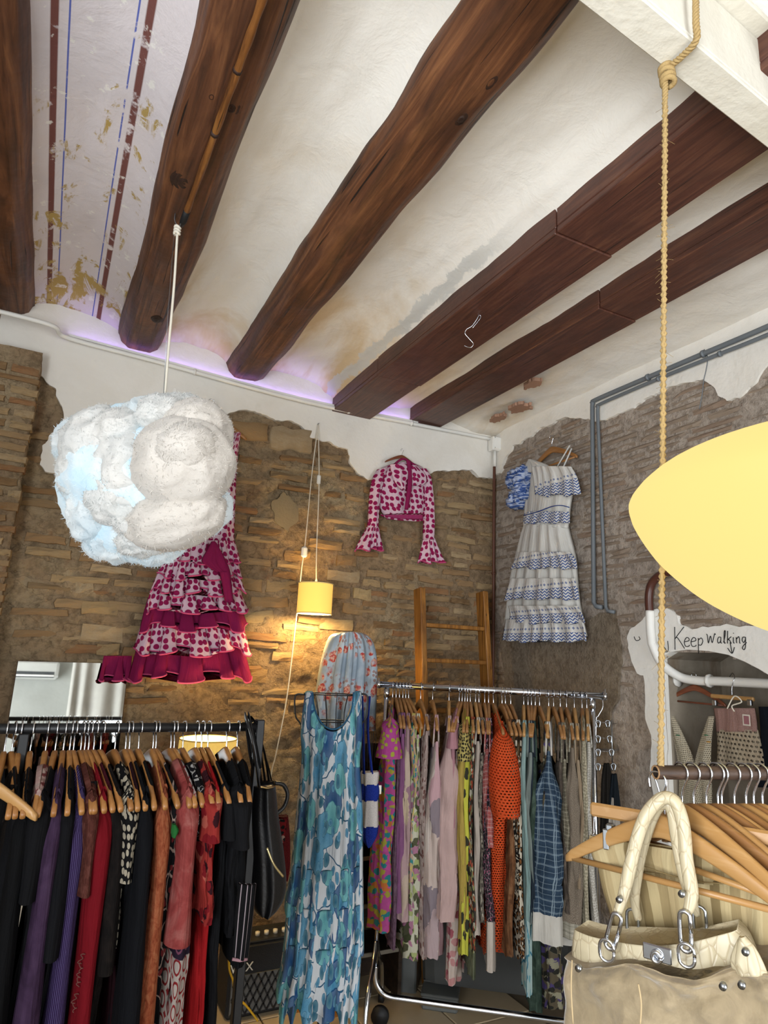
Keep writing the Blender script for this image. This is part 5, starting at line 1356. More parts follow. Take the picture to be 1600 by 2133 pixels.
r2(980, (977, 990), fab('black_floral', 'floral', ['3a3630', 'b8b29c', '8a8a5a', '9c4a34'], 1.5), 'printed_dress', 'black and cream flowered dress right of the lemon one', 'black and cream flowered dress', 1990, top='strap', drop=-.12, wtop=.16, hem=(fab('moss_chiffon', 'dye', ['4e5240', '6b6f58', '868a70']), .1))
r2(991, (988, 1002), S('bdb0a4'), 'linen_dress', 'narrow off-white dress between the floral and plaid tops', 'narrow off-white dress', 1953, top='strap', drop=-.05, wtop=.16, wood_m=M_HW3)
r2(998, (1000, 1010), fab('grey_floral', 'floral', ['7d7468', '3f3a36', 'b0a898'], 2), 'gauze_camisole', 'grey flowered gauze top left of the pink plaid', 'grey flowered gauze top', 1920, top='strap', wtop=.15)
r2(1010, (1006, 1024), fab('pink_plaid', 'plaid', ['b86a66', '9a3a38', 'd8c4bc'], 1.2), 'plaid_camisole', 'red and white plaid strap top beside the orange net', 'red and white plaid top', 1760, top='strap', drop=-.02, wtop=.16)
r2(1018, (1010, 1027), fab('black_pink_paisley', 'vine', ['2b272c', 'a08a92', 'b0607c'], 1.6), 'paisley_skirt', 'black paisley dress with pink border and pleated cream hem', 'black and pink paisley dress', 1928, top='strap', wtop=.17, hem=(S('c8bcb0'), .19))
r2(1028, (1024, 1070), fab('orange_net', 'net', ['c8401c', 'd85a2c'], .9), 'net_tunic', 'bright orange open net tunic with wide sleeve', 'bright orange net tunic', 2008, sleeve=(.36, .085, .12), wtop=.2, wbot=.12, yref=1850, fa=.25)
r2(1046, (1058, 1074), fab('brown_dye', 'dye', ['4a3020', '7a5236', '9a7250'], .8), 'tie_dye_dress', 'brown tie-dyed dress right of the orange net', 'brown tie-dyed dress', 1998, top='strap', wtop=.17)
r2(1053, (1072, 1080), fab('black_band', 'zebra', ['191716', 'b8ac98'], 1), 'zebra_camisole', 'zebra striped black and cream top on the chrome rack', 'zebra striped top', 1870, wtop=.16, top='strap')
r2(1064, (1078, 1092), fab('leopard', 'leopard', ['d0c4b0', '2a2018', '8a5a30'], .9), 'leopard_dress', 'leopard spotted dress beside the mint one', 'leopard spotted dress', 2001, top='strap', wtop=.17)
r2(1091, (1086, 1102), fab('mint', 'solid', ['8fa8a4']), 'mint_dress', 'pale mint plain dress on the chrome rack', 'pale mint dress', 1915, top='strap', drop=-.12, wtop=.17, hem=(fab('aqua_curves', 'vine', ['a9bcb8', '3f7a90', '6aa0a8'], .5), .28), wood_m=M_HW3)
r2(1100, (1098, 1116), S('7c8580'), 'grey_dress', 'sage grey plain dress beside the mint one', 'sage grey dress', 1930, top='strap', drop=-.02, wtop=.18)
r2(1107, (1102, 1118), S('27303a'), 'denim_dungaree', 'dark navy denim dungaree with a hanging buckle', 'dark navy dungaree', 1925, top='strap', drop=-.02, wtop=.17)
r2(1115, (1100, 1124), fab('bottle_green', 'dye', ['27332c', '3a4a40', '56665a']), 'green_skirt', 'dark green long dress behind the blue plaid hem', 'dark green long dress', 2110, top='strap', wtop=.17)
r2(1124, (1122, 1168), fab('dark_floral', 'floral', ['59503f', '2c2836', '4a3f6a', '8e8a74', '2a2a24'], 1.0), 'floral_skirt', 'dark long floral dress with purple blossoms under the plaid', 'dark purple-blossom dress', 2098, top='strap', wtop=.16)
r2(1143, (1112, 1178), fab('blue_plaid', 'plaid', ['34465a', '27384a', '93a4ae'], 1.0), 'plaid_dress', 'blue plaid dress with white straps and white hem', 'blue plaid dress', 1908, top='strap', drop=-.03, wtop=.17, wbot=.24, strapm=S('d2ccc4'), hem=(S('cdc8be'), .11), wood_m=M_HW3)
r2(1153, (1168, 1182), fab('mixed_dark', 'dye', ['33302c', '5a5048', '77695c']), 'mesh_camisole', 'dark taupe mesh top right of the blue plaid', 'dark taupe mesh top', 1900, top='strap', wtop=.15)
r2(1167, (1174, 1188), fab('cream_plaid_dark', 'plaid', ['77705f', '5a5446', 'b8b09c'], 1.2), 'plaid_shirt', 'olive checked shirt behind the tweed dress', 'olive checked shirt', 1780, top='strap', wtop=.16)
r2(1180, (1180, 1218), fab('brown_tweed', 'tweed', ['4f463c', '7d7062', 'a39685']), 'tweed_dress', 'brown tweed pinafore with cream plaid yoke and hem', 'brown tweed pinafore', 1932, top='strap', drop=-.05, wtop=.17, wbot=.2, strapm=fab('cream_plaid', 'plaid', ['b8b2a2', '8f8a7a', '5f5a4e'], 1.3), hem=(fab('cream_plaid_hem', 'plaid', ['b8b2a2', '8f8a7a', '5f5a4e'], 1.3), .06))
r2(1196, (1204, 1216), S('a08c74'), 'camel_camisole', 'camel brown strap top beside the lace dresses', 'camel brown strap top', 1850, top='strap', wtop=.16, wood_m=M_HW3)
r2(1212, (1214, 1230), fab('cream_lace', 'dots', ['bdb49c', '8f8670'], 2.4), 'lace_dress', 'cream eyelet lace dress near the right post', 'cream eyelet lace dress', 1960, wtop=.18)
r2(1222, (1226, 1240), fab('white_lace', 'dots', ['cfcac0', 'a59f94'], 3), 'lace_tunic', 'white lace tunic at the right end of the chrome rack', 'white lace tunic', 2000, top='strap', drop=-.08, wtop=.18, wood_m=M_HW3)
# clip hanger with dark trousers at the end of the chrome rack
ch0 = B + ux * .0; pw = lambda x, y, o=0.: P2(x, y, o)
ch = thing('clip_hanger', 'chrome multi-tier clip hanger at the right end of the chrome rack', 'hanger', tuple(pw(1255, 1500)))
part(ch, 'hook', MB().tube(cr([pw(1262, 1448, .012), pw(1258, 1440, .0), pw(1254, 1448, -.012), pw(1256, 1472), pw(1246, 1492), pw(1242, 1502), pw(1241, 1600)], 5), .0025, 6), M_CHR)
R = random.Random(2)
for k, y in enumerate((1504, 1536, 1564, 1594)):
    part(ch, 'tier_bar', MB().tube([pw(1240, y, .10), pw(1284, y + 3, -.14)], .002, 6), M_CHR)
    for x, o_ in ((1246, .07), (1266 + k * 4, -.06)):
        c = pw(x, y + 2, o_)
        part(ch, 'clip', MB().tube(cr([c + V((0, 0, .012)), c + ux * .010 + V((0, 0, .004)), c + ux * .004 + V((0, 0, -.02))], 4), .0035, 6).tube(cr([c + V((0, 0, .012)), c - ux * .010 + V((0, 0, .004)), c - ux * .004 + V((0, 0, -.02))], 4), .0035, 6), M_STEEL)
part(ch, 'chain', MB().tube([pw(1274, 1500, -.06), pw(1276, 1600, -.06)], .003, 6), M_STEEL)
for (xl, xr, y0, y1, o_, m_, nm, lb) in ((1252, 1276, 1590, 1745, .02, S('24211e'), 'dark_trousers', 'black trousers clipped under the multi-tier hanger'), (1268, 1290, 1612, 1690, -.10, S('1b2228'), 'navy_camisole', 'dark navy garment with white stripe clipped at the rack end'), (1264, 1290, 1660, 1735, -.14, S('b9b0a4'), 'cream_camisole', 'cream garment with red trim behind the navy one')):
    solo(nm, frontal([(y0, (xl + xr) / 2 - 6, (xl + xr) / 2 + 6), (y0 + 40, xl, xr), (y1, xl - 3, xr + 4)], lambda x, y, o_=o_: P2(x, y, o_), RK2.n, .02, 2, .003, .012, 18, 18, 3, .02), m_, lb, 'garment', tuple(P2((xl + xr) / 2, y1, o_)))
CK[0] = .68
# ------------------------------------------------------------------ wire mannequin with the blue flowered dress
pm = dep(690, 1700, 2.62); nm_ = (CAM - pm); nm_.z = 0; nm_.normalize()
PM = lambda x, y, o=0.: onP(x, y, pm + nm_ * o, nm_)
wm = thing('wire_mannequin', 'black wire dress form under the blue flowered dress', 'mannequin', (pm.x, pm.y, 0))
def ring(cx, cy, rx, rz, r=.0025, sides=25):
    c = PM(cx, cy); k = rx * proj(c)[2] / F; sd = V((nm_.y, -nm_.x, 0))
    return MB().tube([c + sd * k * cos(a) + nm_ * k * rz * sin(a) for a in [2 * pi * i / (sides - 1) for i in range(sides)]], r, 6)
for (cy, rx) in ((1446, 56), (1502, 42), (1600, 58), (1700, 54), (1800, 60)): part(wm, 'wire_ring', ring(690, cy, rx, .6), M_BLK)
sd = V((-nm_.y, nm_.x, 0))
for a in [2 * pi * i / 14 for i in range(14)]:
    pts = []
    for (cy, rx) in ((1446, 56), (1502, 42), (1600, 58), (1700, 54), (1800, 60)):
        c = PM(690, cy); k = rx * proj(c)[2] / F; pts.append(c + sd * k * cos(a) + nm_ * k * .6 * sin(a))
    part(wm, 'wire_rib', MB().tube(cr(pts, 4), .0016, 5), M_BLK)
for s_ in (-1, 1):
    part(wm, 'shoulder_loop', MB().tube(cr([PM(690 + s_ * 55, 1447), PM(690 + s_ * 70, 1446), PM(690 + s_ * 76, 1456), PM(690 + s_ * 74, 1492), PM(690 + s_ * 64, 1508), PM(690 + s_ * 62, 1530)], 5), .0035, 6), M_BLK)
part(wm, 'stand_pole', MB().tube([PM(690, 1800), (pm.x, pm.y, .05)], .012, 10), M_BLK)
for a in (.3, 1.9, 3.5, 5.0): part(wm, 'stand_leg', MB().tube(cr([V((pm.x, pm.y, .16)), V((pm.x + .1 * cos(a), pm.y + .1 * sin(a), .1)), V((pm.x + .2 * cos(a), pm.y + .2 * sin(a), .012))], 4), .008, 8), M_BLK)
FLB = fab('blue_poppy_print', 'bigfloral', ['d2d6da', '2f5a78', '4f96b8', '1a4a7c', '64b0b0', '2c6a7c', '4a8aa8'], 1.0)
bdr = thing('blue_dress', 'long sleeveless dress with blue poppies on the wire mannequin', 'dress', tuple(PM(690, 2120)))
def PMN(x, y, o=0.):
    sc_ = max(0., 1 - ((x - 694) / 43) ** 2) ** .5 * 78 * max(0., 1 - (y - 1441) / 130)
    return PM(x, y + sc_, o)
part(bdr, 'dress_body', frontal([(1441, 636, 753), (1460, 633, 754), (1490, 629, 754), (1530, 626, 755), (1580, 628, 750), (1640, 622, 753), (1700, 616, 756), (1760, 610, 756), (1840, 602, 756), (1920, 594, 756), (2000, 588, 750), (2060, 584, 745), (2108, 580, 738)], PMN, nm_, .085, 5, .003, .022, 70, 84, 1, .08, .035, 22), FLB)
part(bdr, 'neck_binding', MB().tube(cr([PMN(x, 1442, .035 + .085 * max(0, sin(pi * (x - 636) / 117)) ** .6) for x in (651, 655, 662, 675, 694, 712, 725, 733, 737)], 5), .0035, 6), S('2f5a78'))
for k, (rows, kd, am) in enumerate((([(1800, 607, 756), (1850, 601, 757), (1900, 595, 758), (1930, 592, 758)], .55, .016), ([(1880, 598, 757), (1940, 592, 757), (2000, 586, 753), (2030, 584, 752)], -.5, .02), ([(1960, 591, 754), (2020, 585, 750), (2070, 578, 746), (2096, 574, 744)], .35, .022))):
    y0_, y1_ = rows[0][0], rows[-1][0]
    part(bdr, 'flounce', frontal(rows, lambda x, y, o=0., kd=kd, y0_=y0_, y1_=y1_: PM(x, y + kd * (x - 675) * smooth((y - y0_) / (y1_ - y0_)), o), nm_, .085, 5, .003, am, 70, 26, 1, .07, .037 + .004 * k, 14, omega=.5), FLB)
# blue and white crochet bag behind the dress
pg = lambda x, y, o=0.: onP(x, y, pm - nm_ * .12 + nm_ * o, nm_)
cb = thing('crochet_bag', 'blue and white striped crochet bag hanging beside the blue dress', 'bag', tuple(pg(770, 1760)))
BL = fab('royal_blue_crochet', 'tweed', ['0f1f66', '1c2f86', '2a3f9c']); WHC = fab('white_crochet', 'tweed', ['b0a8a8', 'cfc8c4', 'ded8d2'])
for nm, m_, rr in (('rim_band', WHC, [(1607, 752, 788), (1612, 751, 790), (1634, 752, 788)]), ('blue_band', BL, [(1632, 752, 789), (1650, 751, 791), (1667, 752, 788)]), ('white_band', WHC, [(1665, 752, 788), (1690, 751, 788), (1721, 750, 789)]), ('blue_base', BL, [(1719, 750, 789), (1740, 751, 786), (1758, 760, 776), (1763, 766, 770)])):
    part(cb, nm, frontal(rr, pg, nm_, .03, 2, .002, .005, 24, 12, 5, .03), m_)
for x0, x1, x2 in ((752, 756, 758), (768, 766, 775)):
    part(cb, 'strap', MB().tube(cr([pg(x0 + 2, 1450, .01), pg(x1, 1520, .02), pg(x2, 1612, .02)], 5), .010, 8, True, .4), BL)
part(cb, 'tag', MB().bbox(pg(790, 1645), (.02, .003, .035), .001), plain('d8d2c8', .8), False)
# ------------------------------------------------------------------ shawl over a stand
psw = onY(720, 1420, 3.18); nsw = V((-.25, -1, 0)).normalized()
PS = lambda x, y, o=0.: onP(x, y, psw + nsw * o, nsw)
sh = thing('embroidered_shawl', 'silver blue satin shawl with embroidered red roses draped over a rounded stand', 'shawl', tuple(PS(720, 1560)))
SHM = fab('silver_rose_satin', 'roses', ['9cacba', 'c4d0da', 'c0443c', 'e0a890', 'a88a84'], .85, .3, .0)
part(sh, 'drape', frontal([(1317, 712, 738), (1319, 700, 755), (1326, 690, 769), (1345, 681, 780), (1380, 671, 786), (1430, 662, 786), (1480, 656, 784), (1520, 655, 782)], PS, nsw, .10, 4.5, .002, .022, 60, 40, 3, .12, omega=.6), SHM)
fr = MB(); R = random.Random(4)
for i in range(60):
    x = lerp(657, 782, i / 59); a = PS(x, 1500 + R.uniform(-4, 4), .08 * sin(pi * i / 59) ** .6 + .012)
    fr.tube([a, a + V((R.uniform(-.006, .006), -.004, -.08)), a + V((R.uniform(-.012, .012), 0, -R.uniform(.2, .3)))], .0014, 4)
o = part(sh, 'fringe', fr, S('8a919a')); o['kind'] = 'stuff'
ss = thing('shawl_stand', 'dark wooden stand carrying the silver blue shawl', 'stand', (psw.x, psw.y + .06, 0))
part(ss, 'head', MB().lathe([(.001, .03), (.04, .02), (.06, -.02), (.05, -.06), (.02, -.08)], 20, PS(724, 1345, -.05)), M_LAD)
part(ss, 'pole', MB().tube([PS(722, 1360, -.05), V((psw.x, psw.y + .06, .02))], .015, 10), M_LAD)
part(ss, 'base', MB().lathe([(.001, .03), (.14, .02), (.15, .002)], 24, (psw.x, psw.y + .06, 0)), M_LAD)
# dark shelf unit behind the dress and the storage boxes under the rack
pk = lambda x, y: onY(x, y, 3.12)
a, b = pk(742, 1700), pk(815, 2030)
su = thing('shelf_unit', 'dark brown wooden shelf unit with pale edges behind the blue dress', 'shelf', ((a.x + b.x) / 2, 3.25, 0))
M_DKW = wood('dark_shelf_wood', '1d140d', '33251a', '453525', 0, 1.5, .5, .1)
cxs, ws = (a.x + b.x) / 2, b.x - a.x + .12
for s_ in (-1, 1): part(su, 'side_panel', MB().bbox((cxs + s_ * ws / 2, 3.27, .58), (.02, .26, 1.16), .002), M_DKW, False)
part(su, 'back_panel', MB().bbox((cxs, 3.395, .58), (ws - .02, .01, 1.14), .002), M_DKW, False)
for yy in (1700, 1790, 1890, 1992):
    z = pk(778, yy).z
    s_ = part(su, 'shelf_board', MB().bbox((cxs, 3.27, z), (ws - .022, .25, .018), .002), M_DKW, False)
    part(su, 'shelf_edge', MB().bbox((cxs, 3.143, z), (ws - .022, .006, .018), .001), plain('7d7466', .6), False)
t = NT('smoky_plastic'); M_SMK = t.fin(t.mix(t.noise(t.co('Object'), 4, 3), '2b2c2b', '383937'), .4, None, spec=.4)
t = NT('clear_plastic'); M_CLR = t.fin('5a5c5a', .35, None, spec=.4)
def bin_(x0, x1, y0, y1, off, m_, label):
    p_, q_ = P2(x0, y0, off), P2(x1, y1, off); zt, zb0 = p_.z, max(.0, q_.z); w = abs((q_ - p_).dot(ux)); c = (p_ + q_) / 2 - RK2.n * .2; c.z = 0
    mx_ = Matrix((ux, -RK2.n, V((0, 0, 1)))).transposed()
    r = thing('storage_box', label, 'box', (c.x, c.y, zb0), 'plastic storage boxes')
    h = zt - zb0
    def side(u, v):
        a = 2 * pi * u; k = lerp(.92, 1, v); X_ = max(-1, min(1, 1.35 * cos(a))); Y_ = max(-1, min(1, 1.35 * sin(a)))
        return c + ux * X_ * w / 2 * k - RK2.n * Y_ * .2 * k + V((0, 0, zb0 + h * v))
    part(r, 'tub', MB().grid(side, 48, 4, None, True).box(c + V((0, 0, zb0 + .005)), (w * .9, .36, .006), mx_), m_, False)
    part(r, 'lid', MB().bbox(c + V((0, 0, zt + .008)), (w + .02, .42, .022), .006, mx_), m_, False)
    part(r, 'rim', MB().bbox(c + V((0, 0, zt - .02)), (w + .012, .412, .012), .004, mx_), m_, False)
    return r
bin_(872, 1200, 1835, 2092, -.22, M_SMK, 'large smoky grey plastic storage box under the chrome rack')
bin_(822, 868, 1850, 2075, -.30, M_CLR, 'narrow grey plastic storage box behind the left post of the chrome rack')
bb = thing('small_tub', 'pale clear plastic tub standing on the floor under the bottom rail', 'box', tuple(onZ(910, 2128, .0)))
c = onZ(912, 2126, 0.) - RK2.n * .12; mx_ = Matrix((ux, -RK2.n, V((0, 0, 1)))).transposed()
part(bb, 'tub', MB().bbox(c + V((0, 0, .035)), (.17, .12, .06), .008, mx_), M_CLR, False); part(bb, 'lid', MB().bbox(c + V((0, 0, .07)), (.18, .13, .012), .004, mx_), M_CLR, False)
# ------------------------------------------------------------------ clothes hung on the walls
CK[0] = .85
DOT = fab('pink_dots', 'dots', ['d2b3bf', '8e1a4c'], 1.0); MAG = S('7d1846'); PINK = S('c8507c')
PW = lambda x, y, o=0.: onY(x, y, YB - .045 - o)
nb_ = V((0, -1, 0))
def whang(nail, rz, label, wood_m, sc=1.0, name='wooden_hanger', bar=False, roll=0): return hanger(tuple(nail), rz, label, wood_m, bar, None, name, sc, roll)
fd = thing('flamenco_dress', 'pink polka dot flamenco dress with tiers of ruffles behind the cloud', 'dress', tuple(PW(400, 1420)))
ap_ = PW(441, 838, .02)
whang(ap_, 0, 'wooden hanger on the back wall carrying the flamenco dress', M_HW1, 1.0)
part(fd, 'bodice', frontal([(905, 484, 501), (930, 470, 498), (965, 440, 494), (1000, 415, 492), (1050, 405, 490), (1100, 400, 488), (1150, 395, 488), (1200, 375, 492), (1240, 350, 498)], PW, nb_, .05, 3, .003, .006, 40, 40, 2, .03, .02), DOT)
def ruffle(rows, mat, off, nf, amp, seed, hem=9, b=.045):
    mb = frontal(rows, PW, nb_, b, nf, .001, amp, 130, 20, seed, .006, off, hem * 1.4, True, omega=.75, outw=True)
    o = part(fd, 'ruffle', mb, mat); part(o, 'hem_trim', MB().tube(mb.hem, .0042, 6), PINK)
ruffle([(1366, 216, 275), (1390, 210, 272), (1412, 204, 270)], MAG, .02, 2.2, .03, 31, 5, .01)
ruffle([(1335, 288, 503), (1375, 276, 513), (1408, 264, 520)], MAG, .020, 4.2, .045, 1)
ruffle([(1285, 298, 500), (1322, 286, 510), (1356, 276, 518)], DOT, .028, 4.4, .045, 2)
ruffle([(1245, 308, 498), (1278, 296, 506), (1306, 286, 514)], MAG, .036, 4.7, .042, 3)
ruffle([(1212, 320, 496), (1242, 308, 504), (1270, 300, 512)], DOT, .044, 5.2, .040, 4, 8)
ruffle([(1184, 332, 493), (1210, 320, 500), (1236, 310, 506)], DOT, .052, 5.6, .036, 5, 8)
ruffle([(1156, 348, 491), (1180, 336, 497), (1203, 326, 501)], DOT, .058, 5.6, .032, 6, 7)
ruffle([(1128, 378, 489), (1150, 366, 494), (1172, 358, 496)], DOT, .062, 5, .028, 7, 6)
part(fd, 'wrap_flap', frontal([(1128, 440, 448), (1150, 428, 462), (1172, 420, 470), (1192, 452, 474)], PW, nb_, .02, 1, .002, .006, 20, 14, 8, .006, .155), MAG)
part(fd, 'wrap_flap', frontal([(1150, 452, 462), (1185, 455, 478), (1215, 462, 482), (1255, 468, 486)], PW, nb_, .02, 1, .002, .006, 16, 14, 9, .006, .15), MAG)
# cropped blouse
bl = thing('polka_blouse', 'cropped pink polka dot blouse with bow and flared cuffs on the back wall', 'blouse', tuple(PW(840, 1085)))
nail = PW(838, 938, .03)
whang(nail, 0, 'small hanger on the back wall inside the polka dot blouse', M_HW4, .55)
part(bl, 'bodice', frontal([(966, 818, 862), (972, 800, 876), (984, 786, 888), (1010, 780, 894), (1040, 786, 896), (1060, 792, 895), (1072, 800, 890)], PW, nb_, .05, 3, .002, .006, 40, 30, 1, .03, .01, 0), DOT)
part(bl, 'lining', frontal([(1056, 800, 888), (1070, 798, 892), (1082, 806, 888)], PW, nb_, .012, 2, .001, .002, 24, 8, 3, .006, -.002), fab('lining_pink', 'solid', ['a23a66']))
part(bl, 'hem_band', MB().tube(cr([PW(793, 1072, .02), PW(815, 1080, .03), PW(845, 1083, .03), PW(875, 1084, .03), PW(893, 1078, .02)], 5), .006, 6), DOT)
for s_, rr, cf in ((-1, [(978, 786, 808), (1000, 775, 800), (1040, 769, 792), (1080, 767, 788), (1100, 765, 787)], [(1096, 765, 788), (1115, 755, 792), (1135, 744, 796), (1146, 738, 797)]), (1, [(978, 870, 888), (1000, 880, 898), (1040, 882, 903), (1080, 883, 905), (1125, 882, 904)], [(1122, 882, 905), (1140, 878, 912), (1160, 873, 920), (1172, 870, 926)])):
    part(bl, 'sleeve', frontal(rr, PW, nb_, .035, 2, .002, .005, 24, 24, 5 + s_, .02, .022), DOT)
    mb = frontal(cf, PW, nb_, .03, 3, .003, .018, 36, 12, 8 + s_, .01, .02, 4)
    o = part(bl, 'cuff', mb, DOT); part(o, 'hem_trim', MB().tube(mb.hem, .0042, 6), PINK)
part(bl, 'collar', MB().tube(cr([PW(818, 972, .06), PW(828, 962, .055), PW(840, 956, .05), PW(853, 962, .055), PW(868, 974, .06)], 5), .012, 8, True, .6), fab('bow_magenta', 'solid', ['8a1f4e']))
part(bl, 'bow_loop', frontal([(968, 812, 850), (985, 815, 858), (1004, 822, 848), (1020, 834, 846)], PW, nb_, .018, 2, .002, .006, 20, 12, 11, .008, .075), DOT)
part(bl, 'bow_loop', frontal([(970, 852, 866), (985, 850, 884), (1004, 852, 888), (1012, 856, 876)], PW, nb_, .018, 2, .002, .006, 20, 12, 12, .008, .07), DOT)
part(bl, 'bow_tail', frontal([(960, 846, 856), (985, 850, 858), (1015, 848, 858), (1062, 842, 850)], PW, nb_, .008, 1, .001, .002, 10, 16, 13, .004, .09), S('8a1f4e'))
# white dress with blue embroidery on the right wall
PR_ = lambda x, y, o=0.: onX(x, y, XR - .05 - o)
nr2 = V((-1, 0, 0))
WHD = S('d0cdc6', sheen=.05); CHV = fab('blue_chevron', 'chevron', ['d3d0ca', '35508c'])
wd_ = thing('white_dress', 'white one-shoulder tiered dress with blue zigzag embroidery on the right wall', 'dress', tuple(PR_(1135, 1338)))
nail = PR_(1149, 912, .02)
whang(nail, -pi / 2, 'wooden hanger on the right wall carrying the white dress', M_HW1, .98, bar=True)
part(wd_, 'bodice', frontal([(975, 1108, 1176), (1000, 1096, 1192), (1030, 1093, 1190), (1060, 1093, 1186), (1085, 1091, 1184), (1100, 1092, 1182)], PR_, nr2, .05, 4, .002, .005, 36, 24, 1, .03, .015), WHD)
part(wd_, 'skirt', frontal([(1095, 1092, 1180), (1120, 1084, 1186), (1160, 1074, 1196), (1200, 1064, 1200), (1260, 1056, 1206), (1325, 1050, 1220)], PR_, nr2, .06, 6, .003, .014, 56, 40, 2, .03, .012), WHD)
def tier(rows, off, nf, amp, seed, hem=3, nm='ruffle'):
    mb = frontal(rows, PR_, nr2, .02, nf, .003, amp, 80, 12, seed, .005, off, hem, True, True, omega=.8); return part(wd_, nm, mb, CHV)
tier([(972, 1108, 1190), (995, 1112, 1202), (1032, 1116, 1208)], .07, 5, .014, 5, 5, 'neck_ruffle')
tier([(1066, 1092, 1184), (1076, 1090, 1186), (1090, 1088, 1186)], .07, 5, .006, 6, 3)
tier([(1150, 1078, 1188), (1165, 1072, 1200), (1184, 1064, 1206)], .075, 6, .012, 7, 4)
tier([(1205, 1064, 1198), (1222, 1060, 1204), (1248, 1053, 1209)], .08, 6, .014, 8, 4)
tier([(1262, 1058, 1204), (1280, 1062, 1216), (1298, 1060, 1224)], .085, 6, .016, 9, 4)
tier([(1290, 1052, 1214), (1310, 1048, 1222), (1336, 1043, 1227)], .075, 7, .018, 10, 4)
part(wd_, 'waist_ribbon', MB().tube(cr([PR_(1091, 1074, .085), PR_(1120, 1066, .10), PR_(1150, 1055, .105), PR_(1170, 1053, .10), PR_(1186, 1057, .085)], 5), .005, 6, True, .5), S('1c3a86'))
kz = proj(PR_(1086, 1010))[2] / F; SLM = fab('blue_ruffle', 'zebra', ['a9b2c8', '3f5890'], 1.6)
for (x, y, rx, ry, sd_) in ((1092, 992, 26, 20, 3.1), (1078, 1000, 22, 22, 5.2), (1092, 1022, 22, 20, 7.7), (1080, 1040, 22, 20, 9.4), (1070, 1046, 14, 12, 11.3)):
    part(wd_, 'sleeve_ruffle', puff(PR_(x, y, .05), rx * kz, ry * kz, .05, sd_, 4, .45), SLM)
for x0, y0, x1, y1 in ((1187, 928, 1158, 978), (1191, 934, 1170, 982)):
    part(wd_, 'shoulder_strap', MB().tube([PR_(x0, y0, .05), PR_((x0 + x1) / 2, (y0 + y1) / 2, .055), PR_(x1, y1, .06)], .006, 6, True, .4), WHD)
part(wd_, 'shoulder', frontal([(958, 1104, 1112), (968, 1096, 1140), (985, 1090, 1160)], PR_, nr2, .03, 2, .002, .004, 20, 10, 15, .02, .04), WHD)
# ------------------------------------------------------------------ inside the niche
PNI = lambda x, y, o=0.: onX(x, y, XR + .09 - o)
hk_ = PNI(1446, 1411)
whang(hk_ + V((0, 0, .01)), -pi / 2, 'red-brown wooden hanger in the niche holding the crochet halter', M_HW4, .72, bar=True)
ct = thing('crochet_halter', 'cream crochet halter top on the red-brown hanger in the niche', 'top', tuple(PNI(1450, 1640)))
CRO = fab('cream_crochet_net', 'net', ['a89c86', 'c2b8a2'], 1.2)
for rr, sd_ in (([(1492, 1396, 1406), (1530, 1402, 1424), (1570, 1410, 1442), (1605, 1416, 1452)], 1), ([(1492, 1478, 1488), (1530, 1464, 1484), (1570, 1452, 1482), (1605, 1444, 1482)], 2)):
    part(ct, 'cup', frontal(rr, PNI, nr2, .02, 2, .001, .004, 20, 20, sd_, .006, .03), CRO)
part(ct, 'band', frontal([(1600, 1414, 1482), (1640, 1414, 1484), (1690, 1412, 1484)], PNI, nr2, .02, 2, .001, .004, 24, 10, 4, .006, .03), CRO)
for x, y, c in ((1412, 1532, '2f6a4a'), (1471, 1532, '2f6a4a'), (1476, 1546, 'b5822c')):
    part(ct, 'flower', MB().lathe([(.001, .004), (.008, .003), (.010, 0)], 10, PNI(x, y, .06)), plain(c, .8))
ck = thing('crochet_skirt', 'dusty pink and beige crochet skirt with paper tag in the niche', 'skirt', tuple(PNI(1540, 1600)))
part(ck, 'waistband', frontal([(1475, 1486, 1572), (1500, 1490, 1576), (1524, 1492, 1578)], PNI, nr2, .02, 2, .001, .002, 24, 8, 1, .02, .02), fab('dusty_pink_crochet', 'tweed', ['7d5f5a', '96756e', 'a5867c']))
part(ck, 'mesh_skirt', frontal([(1520, 1492, 1578), (1560, 1494, 1588), (1620, 1490, 1602)], PNI, nr2, .02, 3, .001, .004, 30, 12, 2, .02, .02), fab('beige_crochet_net', 'net', ['9a8c78', 'b3a690'], .55))
part(ck, 'paper_tag', MB().bbox(PNI(1555, 1500, .06), (.003, .034, .046), .001), plain('c9c0b4', .8), False)
part(ck, 'tag_picture', MB().bbox(PNI(1555, 1500, .062), (.002, .024, .034), .001), plain('8a5a60', .8), False)
part(ck, 'drawstring', MB().tube(cr([PNI(1515, 1476, .06), PNI(1530, 1450, .06), PNI(1545, 1462, .06), PNI(1525, 1470, .06), PNI(1530, 1482, .06)], 5), .003, 6), M_CORD)
cl_ = thing('clip_hanger', 'pale wooden clip hanger in the niche holding the crochet skirt', 'hanger', tuple(PNI(1525, 1452)))
part(cl_, 'bar', MB().bbox(PNI(1525, 1453, .02), (.016, .205, .018), .004), M_HW3, False)
part(cl_, 'hook', MB().tube(cr([PNI(1525, 1450, .02), PNI(1525, 1430, .02), PNI(1530, 1412, .015), PNI(1526, 1402, .0), PNI(1520, 1410, -.015)], 5), .002, 6), M_CHR)
for x in (1489, 1562): part(cl_, 'clip', MB().bbox(PNI(x, 1464, .04), (.016, .02, .026), .003), M_STEEL, False)
nv2 = thing('navy_garment', 'dark navy garment at the right end of the niche', 'garment', tuple(PNI(1610, 1620)))
part(nv2, 'cloth', frontal([(1472, 1580, 1640), (1540, 1584, 1660), (1640, 1580, 1680)], PNI, nr2, .03, 2, .002, .008, 24, 20, 7, .02, .01), S('171c26'))
